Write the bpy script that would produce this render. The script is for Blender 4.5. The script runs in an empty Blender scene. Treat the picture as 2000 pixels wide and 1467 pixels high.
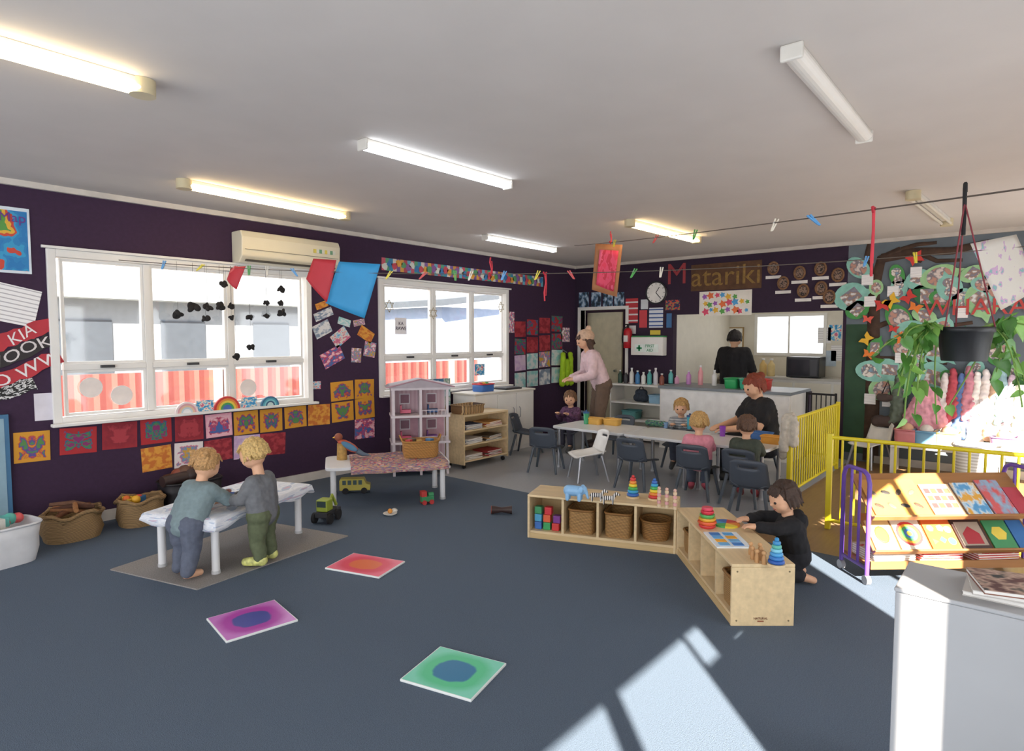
import bpy, math, random
from mathutils import Vector as V, Matrix
rnd=random.Random(5)
S=bpy.context.scene; COL=S.collection
PI=math.pi; rad=math.radians
F=1214.; H=1.55; A=rad(40.2); TH=math.atan(73.5/F)
LY=6.0; BX=8.75; RY=-0.9; CZ=2.75
cA,sA,cT,sT=math.cos(A),math.sin(A),math.cos(TH),math.sin(TH)
def ray(px,py):
    x=(px-1000)/F; y=(733.5-py)/F
    f=cT+y*sT; z=y*cT-sT
    return V((f*cA+x*sA, f*sA-x*cA, z))
def at(px,py,x=None,y=None,z=None):
    d=ray(px,py)
    if x is not None: t=x/d.x
    elif y is not None: t=y/d.y
    else: t=(z-H)/d.z
    return V((0,0,H))+d*t
def fl(px,py,z=0): return at(px,py,z=z)
def inplane(px,py,p0,n):
    d=ray(px,py); o=V((0,0,H)); return o+d*((p0-o).dot(n)/d.dot(n))
def proj(p):
    q=p-V((0,0,H)); fh=q.x*cA+q.y*sA; r=q.x*sA-q.y*cA
    f=fh*cT-q.z*sT; u=fh*sT+q.z*cT
    return 1000+F*r/f, 733.5-F*u/f
ORD=['first','second','third','fourth','fifth','sixth','seventh','eighth','ninth','tenth','eleventh','twelfth','thirteenth','fourteenth','fifteenth','sixteenth','seventeenth','eighteenth','nineteenth','twentieth']
# ---------------------------------------------------------------- materials
def lin(h):
    c=[int(h[i:i+2],16)/255 for i in (0,2,4)]
    return [((v+.055)/1.055)**2.4 if v>.04045 else v/12.92 for v in c]+[1]
MATS={}
def base(n):
    m=bpy.data.materials.new(n); m.use_nodes=True; nt=m.node_tree
    return m,nt,nt.nodes['Principled BSDF'],nt.links
def ramp(nt,stops,const=False):
    r=nt.nodes.new('ShaderNodeValToRGB'); e=r.color_ramp
    e.interpolation='CONSTANT' if const else 'LINEAR'
    e.elements[0].position=stops[0][0]; e.elements[0].color=stops[0][1]
    e.elements[1].position=stops[-1][0]; e.elements[1].color=stops[-1][1]
    for p,c in stops[1:-1]:
        k=e.elements.new(p); k.color=c
    return r
def M(h,rough=.6,metal=0,sc=8,var=.1,bump=0,em=0,det=3):
    key=(h,rough,metal,sc,var,bump,em)
    if key in MATS: return MATS[key]
    m,nt,b,L=base('surface_'+h)
    tc=nt.nodes.new('ShaderNodeTexCoord'); n=nt.nodes.new('ShaderNodeTexNoise')
    n.inputs['Scale'].default_value=sc; n.inputs['Detail'].default_value=det
    L.new(tc.outputs['Object'],n.inputs['Vector'])
    c=lin(h); r=ramp(nt,[(.25,[v*(1-var) for v in c[:3]]+[1]),(.75,[min(1,v*(1+var)) for v in c[:3]]+[1])])
    L.new(n.outputs['Fac'],r.inputs['Fac']); L.new(r.outputs['Color'],b.inputs['Base Color'])
    b.inputs['Roughness'].default_value=rough; b.inputs['Metallic'].default_value=metal
    if bump:
        bp=nt.nodes.new('ShaderNodeBump'); bp.inputs['Strength'].default_value=bump; bp.inputs['Distance'].default_value=.01
        L.new(n.outputs['Fac'],bp.inputs['Height']); L.new(bp.outputs['Normal'],b.inputs['Normal'])
    if em:
        b.inputs['Emission Color'].default_value=c; b.inputs['Emission Strength'].default_value=em
    MATS[key]=m; return m
def mth(nt,op,a,b=None):
    n=nt.nodes.new('ShaderNodeMath'); n.operation=op
    for i,v in enumerate((a,b)):
        if v is None: continue
        if isinstance(v,(int,float)): n.inputs[i].default_value=v
        else: nt.links.new(v,n.inputs[i])
    return n.outputs[0]
def paint(cols,sc=5,sym=False,seed=None,rough=.7,soft=False):
    seed=rnd.random()*50 if seed is None else seed
    m,nt,b,L=base('painted_paper')
    tc=nt.nodes.new('ShaderNodeTexCoord'); sp=nt.nodes.new('ShaderNodeSeparateXYZ'); L.new(tc.outputs['Generated'],sp.inputs[0])
    x=sp.outputs[0]
    if sym: x=mth(nt,'ABSOLUTE',mth(nt,'SUBTRACT',x,.5))
    cb=nt.nodes.new('ShaderNodeCombineXYZ')
    L.new(x,cb.inputs[0]); L.new(mth(nt,'ADD',sp.outputs[1],seed),cb.inputs[1]); L.new(sp.outputs[2],cb.inputs[2])
    n=nt.nodes.new('ShaderNodeTexNoise'); n.inputs['Scale'].default_value=sc; n.inputs['Detail'].default_value=5 if sym else 2.5
    n.inputs['Distortion'].default_value=.6 if sym else 0
    L.new(cb.outputs[0],n.inputs['Vector'])
    k=len(cols); st=[(.3+.4*i/k if i else 0,lin(c)) for i,c in enumerate(cols)]
    r=ramp(nt,st,not (soft or sym)); fac=n.outputs['Fac']
    if sym:   # painted blot in the middle, plain margin
        gx=mth(nt,'ABSOLUTE',mth(nt,'SUBTRACT',sp.outputs[0],.5)); gz=mth(nt,'ABSOLUTE',mth(nt,'SUBTRACT',sp.outputs[2],.5))
        d=mth(nt,'MAXIMUM',gx,gz); fac=mth(nt,'SUBTRACT',mth(nt,'ADD',fac,.13),mth(nt,'MULTIPLY',mth(nt,'POWER',mth(nt,'MULTIPLY',d,2),3),.6))
    L.new(fac,r.inputs['Fac']); L.new(r.outputs['Color'],b.inputs['Base Color']); b.inputs['Roughness'].default_value=rough
    return m
def tilemat(c0,c1,c2):
    m,nt,b,L=base('liquid_tile')
    tc=nt.nodes.new('ShaderNodeTexCoord'); sp=nt.nodes.new('ShaderNodeSeparateXYZ'); L.new(tc.outputs['Generated'],sp.inputs[0])
    n=nt.nodes.new('ShaderNodeTexNoise'); n.inputs['Scale'].default_value=5; n.inputs['Detail'].default_value=5; L.new(tc.outputs['Generated'],n.inputs['Vector'])
    gx=mth(nt,'ABSOLUTE',mth(nt,'SUBTRACT',sp.outputs[0],.5)); gy=mth(nt,'ABSOLUTE',mth(nt,'SUBTRACT',sp.outputs[1],.5))
    p=mth(nt,'POWER',mth(nt,'ADD',mth(nt,'POWER',gx,2.5),mth(nt,'POWER',gy,2.5)),1/2.5)
    d=mth(nt,'ADD',p,mth(nt,'MULTIPLY',mth(nt,'SUBTRACT',n.outputs['Fac'],.5),.08))
    r=ramp(nt,[(0,lin(c0)),(.245,lin(c0)),(.275,lin(c1)),(.37,lin(c1)),(.49,lin(c2)),(1,lin(c2))])
    L.new(d,r.inputs['Fac'])
    bd=mth(nt,'GREATER_THAN',mth(nt,'MAXIMUM',gx,gy),.484)
    mx=nt.nodes.new('ShaderNodeMix'); mx.data_type='RGBA'; L.new(bd,mx.inputs[0]); L.new(r.outputs['Color'],mx.inputs[6]); mx.inputs[7].default_value=lin('e0e4e2')
    L.new(mx.outputs[2],b.inputs['Base Color']); b.inputs['Roughness'].default_value=.35
    return m
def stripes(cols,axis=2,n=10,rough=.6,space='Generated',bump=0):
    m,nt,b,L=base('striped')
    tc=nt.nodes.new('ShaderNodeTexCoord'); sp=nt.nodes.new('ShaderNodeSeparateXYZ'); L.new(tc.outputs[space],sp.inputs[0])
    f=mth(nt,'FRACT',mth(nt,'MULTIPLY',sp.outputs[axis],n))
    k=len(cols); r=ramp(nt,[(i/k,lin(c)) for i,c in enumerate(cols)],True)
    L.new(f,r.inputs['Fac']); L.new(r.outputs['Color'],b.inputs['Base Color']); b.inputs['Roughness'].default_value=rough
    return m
def wood(h,sc=3,ax=(1,12,12),rough=.45):
    key=('wood',h,sc,ax)
    if key in MATS: return MATS[key]
    m,nt,b,L=base('wood_'+h)
    tc=nt.nodes.new('ShaderNodeTexCoord'); mp=nt.nodes.new('ShaderNodeMapping'); mp.inputs['Scale'].default_value=ax
    n=nt.nodes.new('ShaderNodeTexNoise'); n.inputs['Scale'].default_value=sc; n.inputs['Detail'].default_value=5
    L.new(tc.outputs['Object'],mp.inputs[0]); L.new(mp.outputs[0],n.inputs['Vector']); c=lin(h)
    r=ramp(nt,[(.3,[v*.88 for v in c[:3]]+[1]),(.7,[min(1,v*1.08) for v in c[:3]]+[1])]); L.new(n.outputs['Fac'],r.inputs['Fac'])
    L.new(r.outputs['Color'],b.inputs['Base Color']); b.inputs['Roughness'].default_value=rough
    MATS[key]=m; return m
def weave(h,sz=55):
    key=('weave',h,sz)
    if key in MATS: return MATS[key]
    m,nt,b,L=base('weave_'+h)
    tc=nt.nodes.new('ShaderNodeTexCoord')
    w=nt.nodes.new('ShaderNodeTexWave'); w.bands_direction='Z'; w.inputs['Scale'].default_value=sz*.4; w.inputs['Distortion'].default_value=1
    w2=nt.nodes.new('ShaderNodeTexWave'); w2.bands_direction='DIAGONAL'; w2.inputs['Scale'].default_value=sz*.3; w2.inputs['Distortion'].default_value=1
    L.new(tc.outputs['Object'],w.inputs['Vector']); L.new(tc.outputs['Object'],w2.inputs['Vector'])
    f=mth(nt,'MULTIPLY',w.outputs['Fac'],mth(nt,'ADD',mth(nt,'MULTIPLY',w2.outputs['Fac'],.6),.4)); c=lin(h)
    r=ramp(nt,[(0,[v*.4 for v in c[:3]]+[1]),(.6,c)]); L.new(f,r.inputs['Fac']); L.new(r.outputs['Color'],b.inputs['Base Color'])
    bp=nt.nodes.new('ShaderNodeBump'); bp.inputs['Strength'].default_value=.6; bp.inputs['Distance'].default_value=.004
    L.new(f,bp.inputs['Height']); L.new(bp.outputs['Normal'],b.inputs['Normal']); b.inputs['Roughness'].default_value=.75
    MATS[key]=m; return m
def glassmat():
    m=bpy.data.materials.new('window_glass'); m.use_nodes=True; nt=m.node_tree; nt.nodes.clear()
    o=nt.nodes.new('ShaderNodeOutputMaterial'); mx=nt.nodes.new('ShaderNodeMixShader'); t=nt.nodes.new('ShaderNodeBsdfTransparent'); g=nt.nodes.new('ShaderNodeBsdfGlossy')
    g.inputs['Roughness'].default_value=.05; mx.inputs[0].default_value=.05
    nt.links.new(t.outputs[0],mx.inputs[1]); nt.links.new(g.outputs[0],mx.inputs[2]); nt.links.new(mx.outputs[0],o.inputs[0]); return m
GLASS=glassmat()
# ---------------------------------------------------------------- mesh builder
def fr(d):
    d=d.normalized(); a=V((0,0,1)) if abs(d.z)<.9 else V((1,0,0))
    u=d.cross(a).normalized(); return u,d.cross(u)
WF=lambda a,b,c:V((a,-c,b))
class MB:
    def __init__(s): s.V=[];s.F=[];s.I=[];s.S=[];s.m=[]
    def add(s,vs,fs,m,sm=False):
        if m not in s.m: s.m.append(m)
        i=s.m.index(m); b=len(s.V); s.V+=[V(v) for v in vs]
        for f in fs: s.F.append([b+k for k in f]); s.I.append(i); s.S.append(sm)
        return s
    def box(s,c,d,m,r=None):
        c=V(c); q=[V((x*d[0]/2,y*d[1]/2,z*d[2]/2)) for x in (-1,1) for y in (-1,1) for z in (-1,1)]
        if r is not None:
            R=Matrix.Rotation(r,3,'Z') if isinstance(r,(int,float)) else r
            q=[R@v for v in q]
        return s.add([c+v for v in q],[(0,1,3,2),(4,6,7,5),(0,4,5,1),(2,3,7,6),(0,2,6,4),(1,5,7,3)],m)
    def bb(s,x0,x1,y0,y1,z0,z1,m): return s.box(((x0+x1)/2,(y0+y1)/2,(z0+z1)/2),(x1-x0,y1-y0,z1-z0),m)
    def cyl(s,a,b,r0,m,r1=None,n=12,sm=True):
        a,b=V(a),V(b)
        if (b-a).length<1e-6: return s
        r1=r0 if r1 is None else r1; u,w=fr(b-a)
        vs=[p+(u*math.cos(2*PI*i/n)+w*math.sin(2*PI*i/n))*r for p,r in ((a,r0),(b,r1)) for i in range(n)]
        s.add(vs,[(i,(i+1)%n,n+(i+1)%n,n+i) for i in range(n)],m,sm)
        s.add(vs[:n],[tuple(range(n))[::-1]],m); return s.add(vs[n:],[tuple(range(n))],m)
    def tube(s,pts,r,m,n=8):
        pts=[V(p) for p in pts]; k=len(pts); rs=r if isinstance(r,(list,tuple)) else [r]*k
        u=None; vs=[]
        for i,p in enumerate(pts):
            d=(pts[min(i+1,k-1)]-pts[max(i-1,0)]).normalized()
            if u is None: u,_=fr(d)
            u=(u-d*u.dot(d)).normalized(); w=d.cross(u)
            vs+=[p+(u*math.cos(2*PI*j/n)+w*math.sin(2*PI*j/n))*rs[i] for j in range(n)]
        fs=[(i*n+j,i*n+(j+1)%n,(i+1)*n+(j+1)%n,(i+1)*n+j) for i in range(k-1) for j in range(n)]
        s.add(vs,fs,m,True); s.add(vs[:n],[tuple(range(n))[::-1]],m); return s.add(vs[-n:],[tuple(range(n))],m)
    def loft(s,rings,m,sm=True,cap=True):
        n=len(rings[0]); vs=[v for r in rings for v in r]
        s.add(vs,[(i*n+j,i*n+(j+1)%n,(i+1)*n+(j+1)%n,(i+1)*n+j) for i in range(len(rings)-1) for j in range(n)],m,sm)
        if cap: s.add(rings[0],[tuple(range(n))[::-1]],m); s.add(rings[-1],[tuple(range(n))],m)
        return s
    def lathe(s,prof,m,c=(0,0,0),n=20,sm=True):
        c=V(c); return s.loft([[c+V((max(r,1e-4)*math.cos(2*PI*i/n),max(r,1e-4)*math.sin(2*PI*i/n),z)) for i in range(n)] for r,z in prof],m,sm)
    def ell(s,c,r,m,n=12,rot=None):
        c=V(c); h=n//2+1; rings=[]
        for i in range(1,h):
            t=PI*i/h; q=[V((r[0]*math.sin(t)*math.cos(2*PI*j/n),r[1]*math.sin(t)*math.sin(2*PI*j/n),-r[2]*math.cos(t))) for j in range(n)]
            rings.append([c+((rot@v) if rot else v) for v in q])
        lo=V((0,0,-r[2])); hi=V((0,0,r[2]))
        if rot: lo=rot@lo; hi=rot@hi
        k=len(rings); vs=[v for q in rings for v in q]+[c+lo,c+hi]
        fs=[(i*n+j,i*n+(j+1)%n,(i+1)*n+(j+1)%n,(i+1)*n+j) for i in range(k-1) for j in range(n)]
        fs+=[(k*n,(j+1)%n,j) for j in range(n)]+[(k*n+1,(k-1)*n+j,(k-1)*n+(j+1)%n) for j in range(n)]
        return s.add(vs,fs,m,True)
    def prism(s,poly,z0,z1,m,fn=None):
        n=len(poly); fn=fn or (lambda a,b,c:V((a,b,c)))
        vs=[fn(x,y,z) for z in (z0,z1) for x,y in poly]
        return s.add(vs,[tuple(range(n))[::-1],tuple(range(n,2*n))]+[(i,(i+1)%n,n+(i+1)%n,n+i) for i in range(n)],m)
    def grid(s,fn,nu,nv,m,skip=None):
        vs=[V(fn(i/nu,j/nv)) for i in range(nu+1) for j in range(nv+1)]; w=nv+1
        return s.add(vs,[(i*w+j,(i+1)*w+j,(i+1)*w+j+1,i*w+j+1) for i in range(nu) for j in range(nv) if not(skip and skip(i,j))],m,True)
    def text(s,st,size,m,fn):
        c=bpy.data.curves.new('t','FONT'); c.body=st; c.size=size; c.extrude=.001; c.align_x='CENTER'; c.align_y='CENTER'; c.resolution_u=3
        o=bpy.data.objects.new('t',c); COL.objects.link(o); bpy.context.view_layer.update()
        me=bpy.data.meshes.new_from_object(o.evaluated_get(bpy.context.evaluated_depsgraph_get()))
        s.add([fn(v.co.x,v.co.y,v.co.z) for v in me.vertices],[tuple(p.vertices) for p in me.polygons],m)
        bpy.data.objects.remove(o); bpy.data.meshes.remove(me); return s
    def build(s,name,par=None,loc=(0,0,0),rz=0,bev=0,sol=0,rx=0,ry=0):
        me=bpy.data.meshes.new(name); me.from_pydata([tuple(v) for v in s.V],[],s.F)
        for m in s.m: me.materials.append(m)
        me.polygons.foreach_set('material_index',s.I); me.polygons.foreach_set('use_smooth',s.S); me.update()
        o=bpy.data.objects.new(name,me); COL.objects.link(o); o.parent=par; o.location=loc; o.rotation_euler=(rx,ry,rz)
        if sol: q=o.modifiers.new('thick','SOLIDIFY'); q.thickness=sol; q.offset=0
        if bev: q=o.modifiers.new('bev','BEVEL'); q.width=bev; q.segments=2; q.limit_method='ANGLE'
        return o
def tag(o,label,cat,group=None):
    o['label']=label; o['category']=cat
    if group: o['group']=group
    return o
def thing(name,label,cat,loc=(0,0,0),rz=0,group=None):
    o=bpy.data.objects.new(name,None); COL.objects.link(o); o.location=loc; o.rotation_euler=(0,0,rz); o.empty_display_size=.1
    return tag(o,label,cat,group)
def one(mb,name,label,cat,loc=(0,0,0),rz=0,group=None,**k): return tag(mb.build(name,None,loc,rz,**k),label,cat,group)
def struct(mb,name,**k):
    o=mb.build(name,**k); o['kind']='structure'; return o
def sroot(name,loc=(0,0,0)):
    o=bpy.data.objects.new(name,None); COL.objects.link(o); o.location=loc; o['kind']='structure'; return o
def dup(root,loc,rz,label):
    r=root.copy(); COL.objects.link(r); r.location=loc; r.rotation_euler=(0,0,rz); r['label']=label
    for ch in list(root.children):
        c=ch.copy(); COL.objects.link(c); c.parent=r
        for g in ch.children:
            d=g.copy(); COL.objects.link(d); d.parent=c
    return r
def B(x0,x1,y0,y1,z0,z1,m): return MB().bb(x0,x1,y0,y1,z0,z1,m)
# ---------------------------------------------------------------- camera, light
cam=bpy.data.cameras.new('camera'); co=bpy.data.objects.new('camera',cam); COL.objects.link(co)
cam.sensor_fit='HORIZONTAL'; cam.sensor_width=36; cam.lens=36*F/2000; cam.clip_start=.05
co.location=(0,0,H); co.rotation_euler=(PI/2-TH,0,A-PI/2); S.camera=co
w=bpy.data.worlds.new('sky'); S.world=w; w.use_nodes=True
bg=w.node_tree.nodes['Background']; bg.inputs[0].default_value=(.95,.97,1,1); bg.inputs[1].default_value=3.9
sl=bpy.data.lights.new('sun','SUN'); sl.energy=36; sl.angle=.012; sl.color=(1,.9,.76)
so=bpy.data.objects.new('sun',sl); COL.objects.link(so); so.location=(-5,-5,8)
EL=rad(33.4); sd=V((math.cos(rad(45))*math.cos(EL),math.sin(rad(45))*math.cos(EL),-math.sin(EL)))
so.rotation_euler=sd.to_track_quat('-Z','Y').to_euler()
S.view_settings.view_transform='Standard'
# ---------------------------------------------------------------- room shell
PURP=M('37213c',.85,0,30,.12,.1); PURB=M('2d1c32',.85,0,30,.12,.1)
WHT=M('e4e2dd',.5,0,6,.04); CREAM=M('d8d2c4',.6,0,6,.05); CEIL=M('cdc6c1',.9,0,3,.03)
CARPET=M('526071',.95,0,240,.4,.5,0,6); VINYL=M('9a9da2',.35,0,40,.06); WOODF=wood('8c6e4c',3,(1.5,14,1))
struct(B(-4,4.8,RY,LY,-.06,0,CARPET),'floor')
struct(B(4.8,11.3,1.76,LY,-.06,0,VINYL),'floor'); struct(B(4.8,BX,RY,1.76,-.06,0,WOODF),'floor')
struct(B(-4,BX,RY,LY,CZ,CZ+.1,CEIL),'ceiling')
def wall(name,axis,p0,p1,a0,a1,z0,z1,holes,m):
    mb=MB(); es=sorted(set([a0,a1]+[h[0] for h in holes]+[h[1] for h in holes]))
    for e0,e1 in zip(es,es[1:]):
        c=(e0+e1)/2; hs=sorted([(h[2],h[3]) for h in holes if h[0]<=c<=h[1]]); z=z0
        for q0,q1 in hs+[(z1,z1)]:
            if q0>z+1e-4:
                if axis=='x': mb.bb(e0,e1,p0,p1,z,q0,m)
                else: mb.bb(p0,p1,e0,e1,z,q0,m)
            z=max(z,q1)
    return struct(mb,name)
W1=(1.45,3.69,.89,2.21); W2=(4.68,6.95,.89,2.21)
wall('wall_left','x',LY,LY+.12,-4,11.4,0,CZ,[W1,W2],PURP)
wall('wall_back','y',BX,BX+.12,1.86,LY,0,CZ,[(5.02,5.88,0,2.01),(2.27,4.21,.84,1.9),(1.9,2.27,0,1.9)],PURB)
MUR=M('646e76',.85,0,3,.2,0); wall('wall_mural','y',BX,BX+.12,RY,1.86,0,CZ,[],MUR)
struct(B(BX-.006,BX-.001,1.5,1.86,.1,1.72,M('2d4a35',.85,0,4,.2)),'trim_1')
wall('wall_right','x',RY-.012,RY,-4,BX,0,CZ,[(-4,-.06,0,2.1),(.06,.7,0,2.1),(.73,.88,1.9,2.1),(1.085,1.2,.85,1.9),(2.47,3.04,0,2.1),(3.1,3.55,0,2.1),(4.45,4.9,0,2.1),(6.4,7.8,0,2.1)],CREAM)  # out-of-view wall, openings cut to shape the sun patches and daylight
# kitchen and side room behind the back wall
wall('wall_kitchen_back','y',11.3,11.4,1.0,LY,0,2.5,[(2.72,3.84,1.27,1.94)],CREAM)
struct(B(BX+.12,11.3,4.32,4.4,0,2.5,CREAM),'wall_kitchen_left'); struct(B(BX+.12,11.3,1.0,1.1,0,2.5,CREAM),'wall_kitchen_right')
struct(B(BX+.12,11.4,1.0,LY,2.5,2.55,WHT),'ceiling')
struct(B(-4,BX,LY-.035,LY,CZ-.045,CZ,M('cfc8c0',.6)),'trim_2'); struct(B(BX-.035,BX,RY,LY-.036,CZ-.045,CZ,M('bfb7ae',.6)),'trim_3')
struct(B(-4,5.7,LY-.018,LY,0,.09,M('cfc9c2',.6)),'baseboard_left'); struct(B(BX-.02,BX,RY,1.5,0,.09,M('bcb6ae',.6)),'baseboard_back')
d=MB().bb(BX-.02,BX+.14,4.97,5.02,0,2.06,WHT).bb(BX-.02,BX+.14,5.88,5.93,0,2.06,WHT).bb(BX-.02,BX+.14,5.02,5.88,2.01,2.06,WHT)
dr=sroot('door_1',(0,0,0)); d.build('door_frame',dr); B(9.1,9.14,5.3,5.98,.01,1.98,M('d9cfb2',.5)).build('door_leaf',dr)
MB().cyl((9.04,5.4,1.0),(9.1,5.4,1.0),.02,M('999999',.3,1)).build('door_handle',dr)
def window(n,X0,X1,Z0,Z1,mu,tr):
    r=sroot('window_%d'%n,(X0,LY,Z0)); w_=X1-X0; h=Z1-Z0; FW=M('e6e4e0',.45,0,5,.03)
    f=MB()
    f.bb(-.045,.015,-.03,.11,-.045,h+.045,FW).bb(w_-.015,w_+.045,-.03,.11,-.045,h+.045,FW).bb(.015,w_-.015,-.03,.11,h-.015,h+.045,FW).bb(.015,w_-.015,-.03,.11,-.045,.015,FW)
    f.build('frame',r,bev=.004); B(-.07,w_+.07,-.1,-.031,-.05,-.025,FW).build('sill',r,bev=.005)
    B(-.08,w_+.08,-.05,-.031,h+.045,h+.065,FW).build('head_trim',r)
    xs=[.02]+mu+[w_-.02]
    for m in mu: B(m-.025,m+.025,.0,.09,.02,h-.02,FW).build('mullion',r)
    for a,b in zip(xs,xs[1:]):
        a+=.027; b-=.027
        B(a,b,0,.09,tr-.022,tr+.022,FW).build('transom',r)
        for z0,z1 in ((.022,tr-.024),(tr+.024,h-.022)):
            s=MB(); e=.022
            for q in ((a,a+e,z0,z1),(b-e,b,z0,z1),(a+e,b-e,z0,z0+e),(a+e,b-e,z1-e,z1)): s.bb(q[0],q[1],.015,.06,q[2],q[3],FW)
            sh=s.build('sash',r); B(a+e,b-e,.034,.038,z0+e,z1-e,GLASS).build('pane',sh)
        B((a+b)/2-.05,(a+b)/2+.05,-.03,0,tr-.01,tr+.012,M('3a3a3c',.5)).build('latch',r)
window(1,*W1[:2],*W1[2:],[.68,1.41],.42); window(2,*W2[:2],*W2[2:],[.85,1.57],.42)
kw=sroot('window_3',(11.3,2.72,1.27)); fm=MB()
for q in ((-.03,.02,-.03,.7),(1.10,1.15,-.03,.7),(.02,1.1,-.03,.02),(.02,1.1,.65,.7),(.55,.58,.02,.65)): fm.bb(-.02,.1,q[0],q[1],q[2],q[3],WHT)
fm.build('frame',kw); B(.04,.045,.02,1.1,.02,.65,GLASS).build('pane',kw)
# ---------------------------------------------------------------- outside
struct(B(-12,34,LY+.13,40,-.25,-.2,M('b9b3a6',.9,0,2,.15)),'ground')
r=thing('corrugated_fence','muted red corrugated fence beyond the large window','fence',(0,8.5,-.2))
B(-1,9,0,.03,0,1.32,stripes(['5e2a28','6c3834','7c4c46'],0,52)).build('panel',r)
for i in range(5): B(-.6+i*2.2,-.5+i*2.2,-.06,0,0,1.36,M('a08880')).build('post',r)
r=thing('neighbouring_house','grey neighbouring house with low roof seen through large window','house',(2.6,14,-.2))
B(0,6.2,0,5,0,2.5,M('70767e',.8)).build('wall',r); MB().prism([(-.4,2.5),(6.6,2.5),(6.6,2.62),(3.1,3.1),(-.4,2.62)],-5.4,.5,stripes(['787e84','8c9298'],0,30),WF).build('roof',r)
for x in (.8,2.6,4.6): B(x,x+.9,-.03,0,1.0,2.1,M('3a4048',.3)).build('window',r)
r=thing('pale_building','pale blue building with sloped grey roof seen through second window','building',(10.4,11,-.2))
B(0,6,0,4,0,2.5,M('7c8aa4',.8)).build('wall',r); MB().prism([(-.3,2.5),(6.3,3.3),(6.3,3.45),(-.3,2.65)],-4.3,.4,M('3c424a'),WF).build('roof',r)
# ---------------------------------------------------------------- ceiling lights, heat pump
def light(a,b,label,style,em,col):
    p=at(*a,z=CZ-.05); q=at(*b,z=CZ-.05); c=(p+q)/2; L=(q-p).length
    r=thing('fluorescent_light',label,'ceiling light',(c.x,c.y,CZ),math.atan2(q.y-p.y,q.x-p.x),'fluorescent lights on the ceiling')
    BT=M('d8d4cc',.5); E=M(col,.4,0,8,.02,0,em)
    B(-L/2,L/2,-.036,.036,-.03,0,BT).build('housing',r,bev=.006)
    if style=='twin':
        for s in (-1,1):
            MB().cyl((-L/2+.04,s*.036,-.05),(L/2-.04,s*.036,-.05),.0135,E).build('tube',r)
            MB().cyl((s*(L/2-.03),0,-.001),(s*(L/2-.03),0,-.072),.056,M('c9bc9a',.5),n=18).build('lamp_holder',r,bev=.008)
    else:
        ring=[(.045*math.cos(t),-.031+.034*math.sin(t)) for t in [PI+PI*i/10 for i in range(11)]]
        MB().prism(ring,-L/2+.02,L/2-.02,E,lambda x,y,z:V((z,x,y))).build('diffuser',r)
        for s in (-1,1): B(s*(L/2-.009)-.01,s*(L/2-.009)+.01,-.046,.046,-.068,0,BT).build('end_cap',r,bev=.008)
light((-90,75),(292,182),'lit twin tube light at the upper left, nearest the camera','twin',18,'ffe9bd')
light((352,362),(678,426),'lit twin tube light with yellowed end above the large window','twin',16,'ffe2ac')
light((706,287),(993,366),'lit bluish white batten light near ceiling centre','batten',9,'eef6ff')
light((946,466),(1083,491),'short lit batten light furthest back near left wall','batten',9,'eef6ff')
light((1227,438),(1363,472),'lit warm twin tube light near the kitchen wall','twin',16,'ffe2ac')
light((1545,108),(1688,274),'unlit white batten light at the upper right','batten',0,'e8e4de')
light((1782,384),(1850,438),'unlit twin tube light above the mural wall','twin',0,'d8d0c2')
r=sroot('fill_light_kitchen',(10,3,2.5)); B(-.6,.6,-.15,.15,-.06,0,M('fff4e0',.5,0,8,.02,0,5)).build('diffuser',r)  # added glowing box, unseen, brightens the kitchen
r=sroot('fill_light_hall',(9.9,5.2,2.5)); B(-.3,.3,-.15,.15,-.06,0,M('fff4e0',.5,0,8,.02,0,5)).build('diffuser',r)  # likewise added out of view, lights the room behind the doorway
a=at(472,448,y=LY-.21); b=at(665,508,y=LY-.21); zt=at(472,448,y=LY-.21).z; L=b.x-a.x
r=thing('heat_pump','cream wall mounted heat pump above the gap between windows','air conditioner',(a.x,LY,zt-.3))
AC=M('d9d2bd',.4,0,4,.03)
MB().prism([(0,0),(-.14,0),(-.2,.06),(-.21,.24),(-.18,.3),(0,.3)],0,L,AC,lambda x,y,z:V((z,x,y))).build('body',r,bev=.01)
B(.05,L-.05,-.185,-.15,.012,.03,M('3d3a36')).build('vent_slot',r)
B(.03,L-.03,-.2115,-.2085,.12,.125,M('8a8474')).build('panel_seam',r)
B(L*.7,L*.94,-.2135,-.209,.16,.2,stripes(['d8c860','d8d8d0','6a9a7a','d8d8d0'],0,2)).build('sticker',r)
# ---------------------------------------------------------------- wall papers
def paper(wl,b,mat,name,label,cat,group=None,tilt=0,txt=None,tm=None,ts=None,th=.004,tsx=1,torn=0):
    x0,y0,x1,y1=b; cx=(x0+x1)/2; cy=(y0+y1)/2
    kw={'y':LY} if wl=='L' else {'x':BX}
    c=at(cx,cy,**kw); w_=(at(x0,cy,**kw)-at(x1,cy,**kw)).length; h=at(cx,y0,**kw).z-at(cx,y1,**kw).z
    loc=(c.x,LY-.002,c.z) if wl=='L' else (BX-.002,c.y,c.z)
    mb=MB()
    if torn:
        q=random.Random(int(x1*7+y0)); n=9; po=[(-w_/2+w_*i/n,h/2+q.uniform(-torn,torn)*h) for i in range(n+1)]+[(w_/2-w_*i/n,-h/2+q.uniform(-torn,torn)*h) for i in range(n+1)]
        mb.prism(po,0,th,mat,WF)
    else: mb.box((0,-th/2,0),(w_,th,h),mat)
    o=one(mb,name,label,cat,loc,0 if wl=='L' else -PI/2,group,ry=rad(tilt))
    if txt: MB().text(txt,ts or h*.5,tm or M('222222'),lambda x,y,z:V((x*tsx,-th-.002-z,y+.012*math.sin(x*21)*(1 if torn else 0)))).build('lettering',o)
    return o
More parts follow.
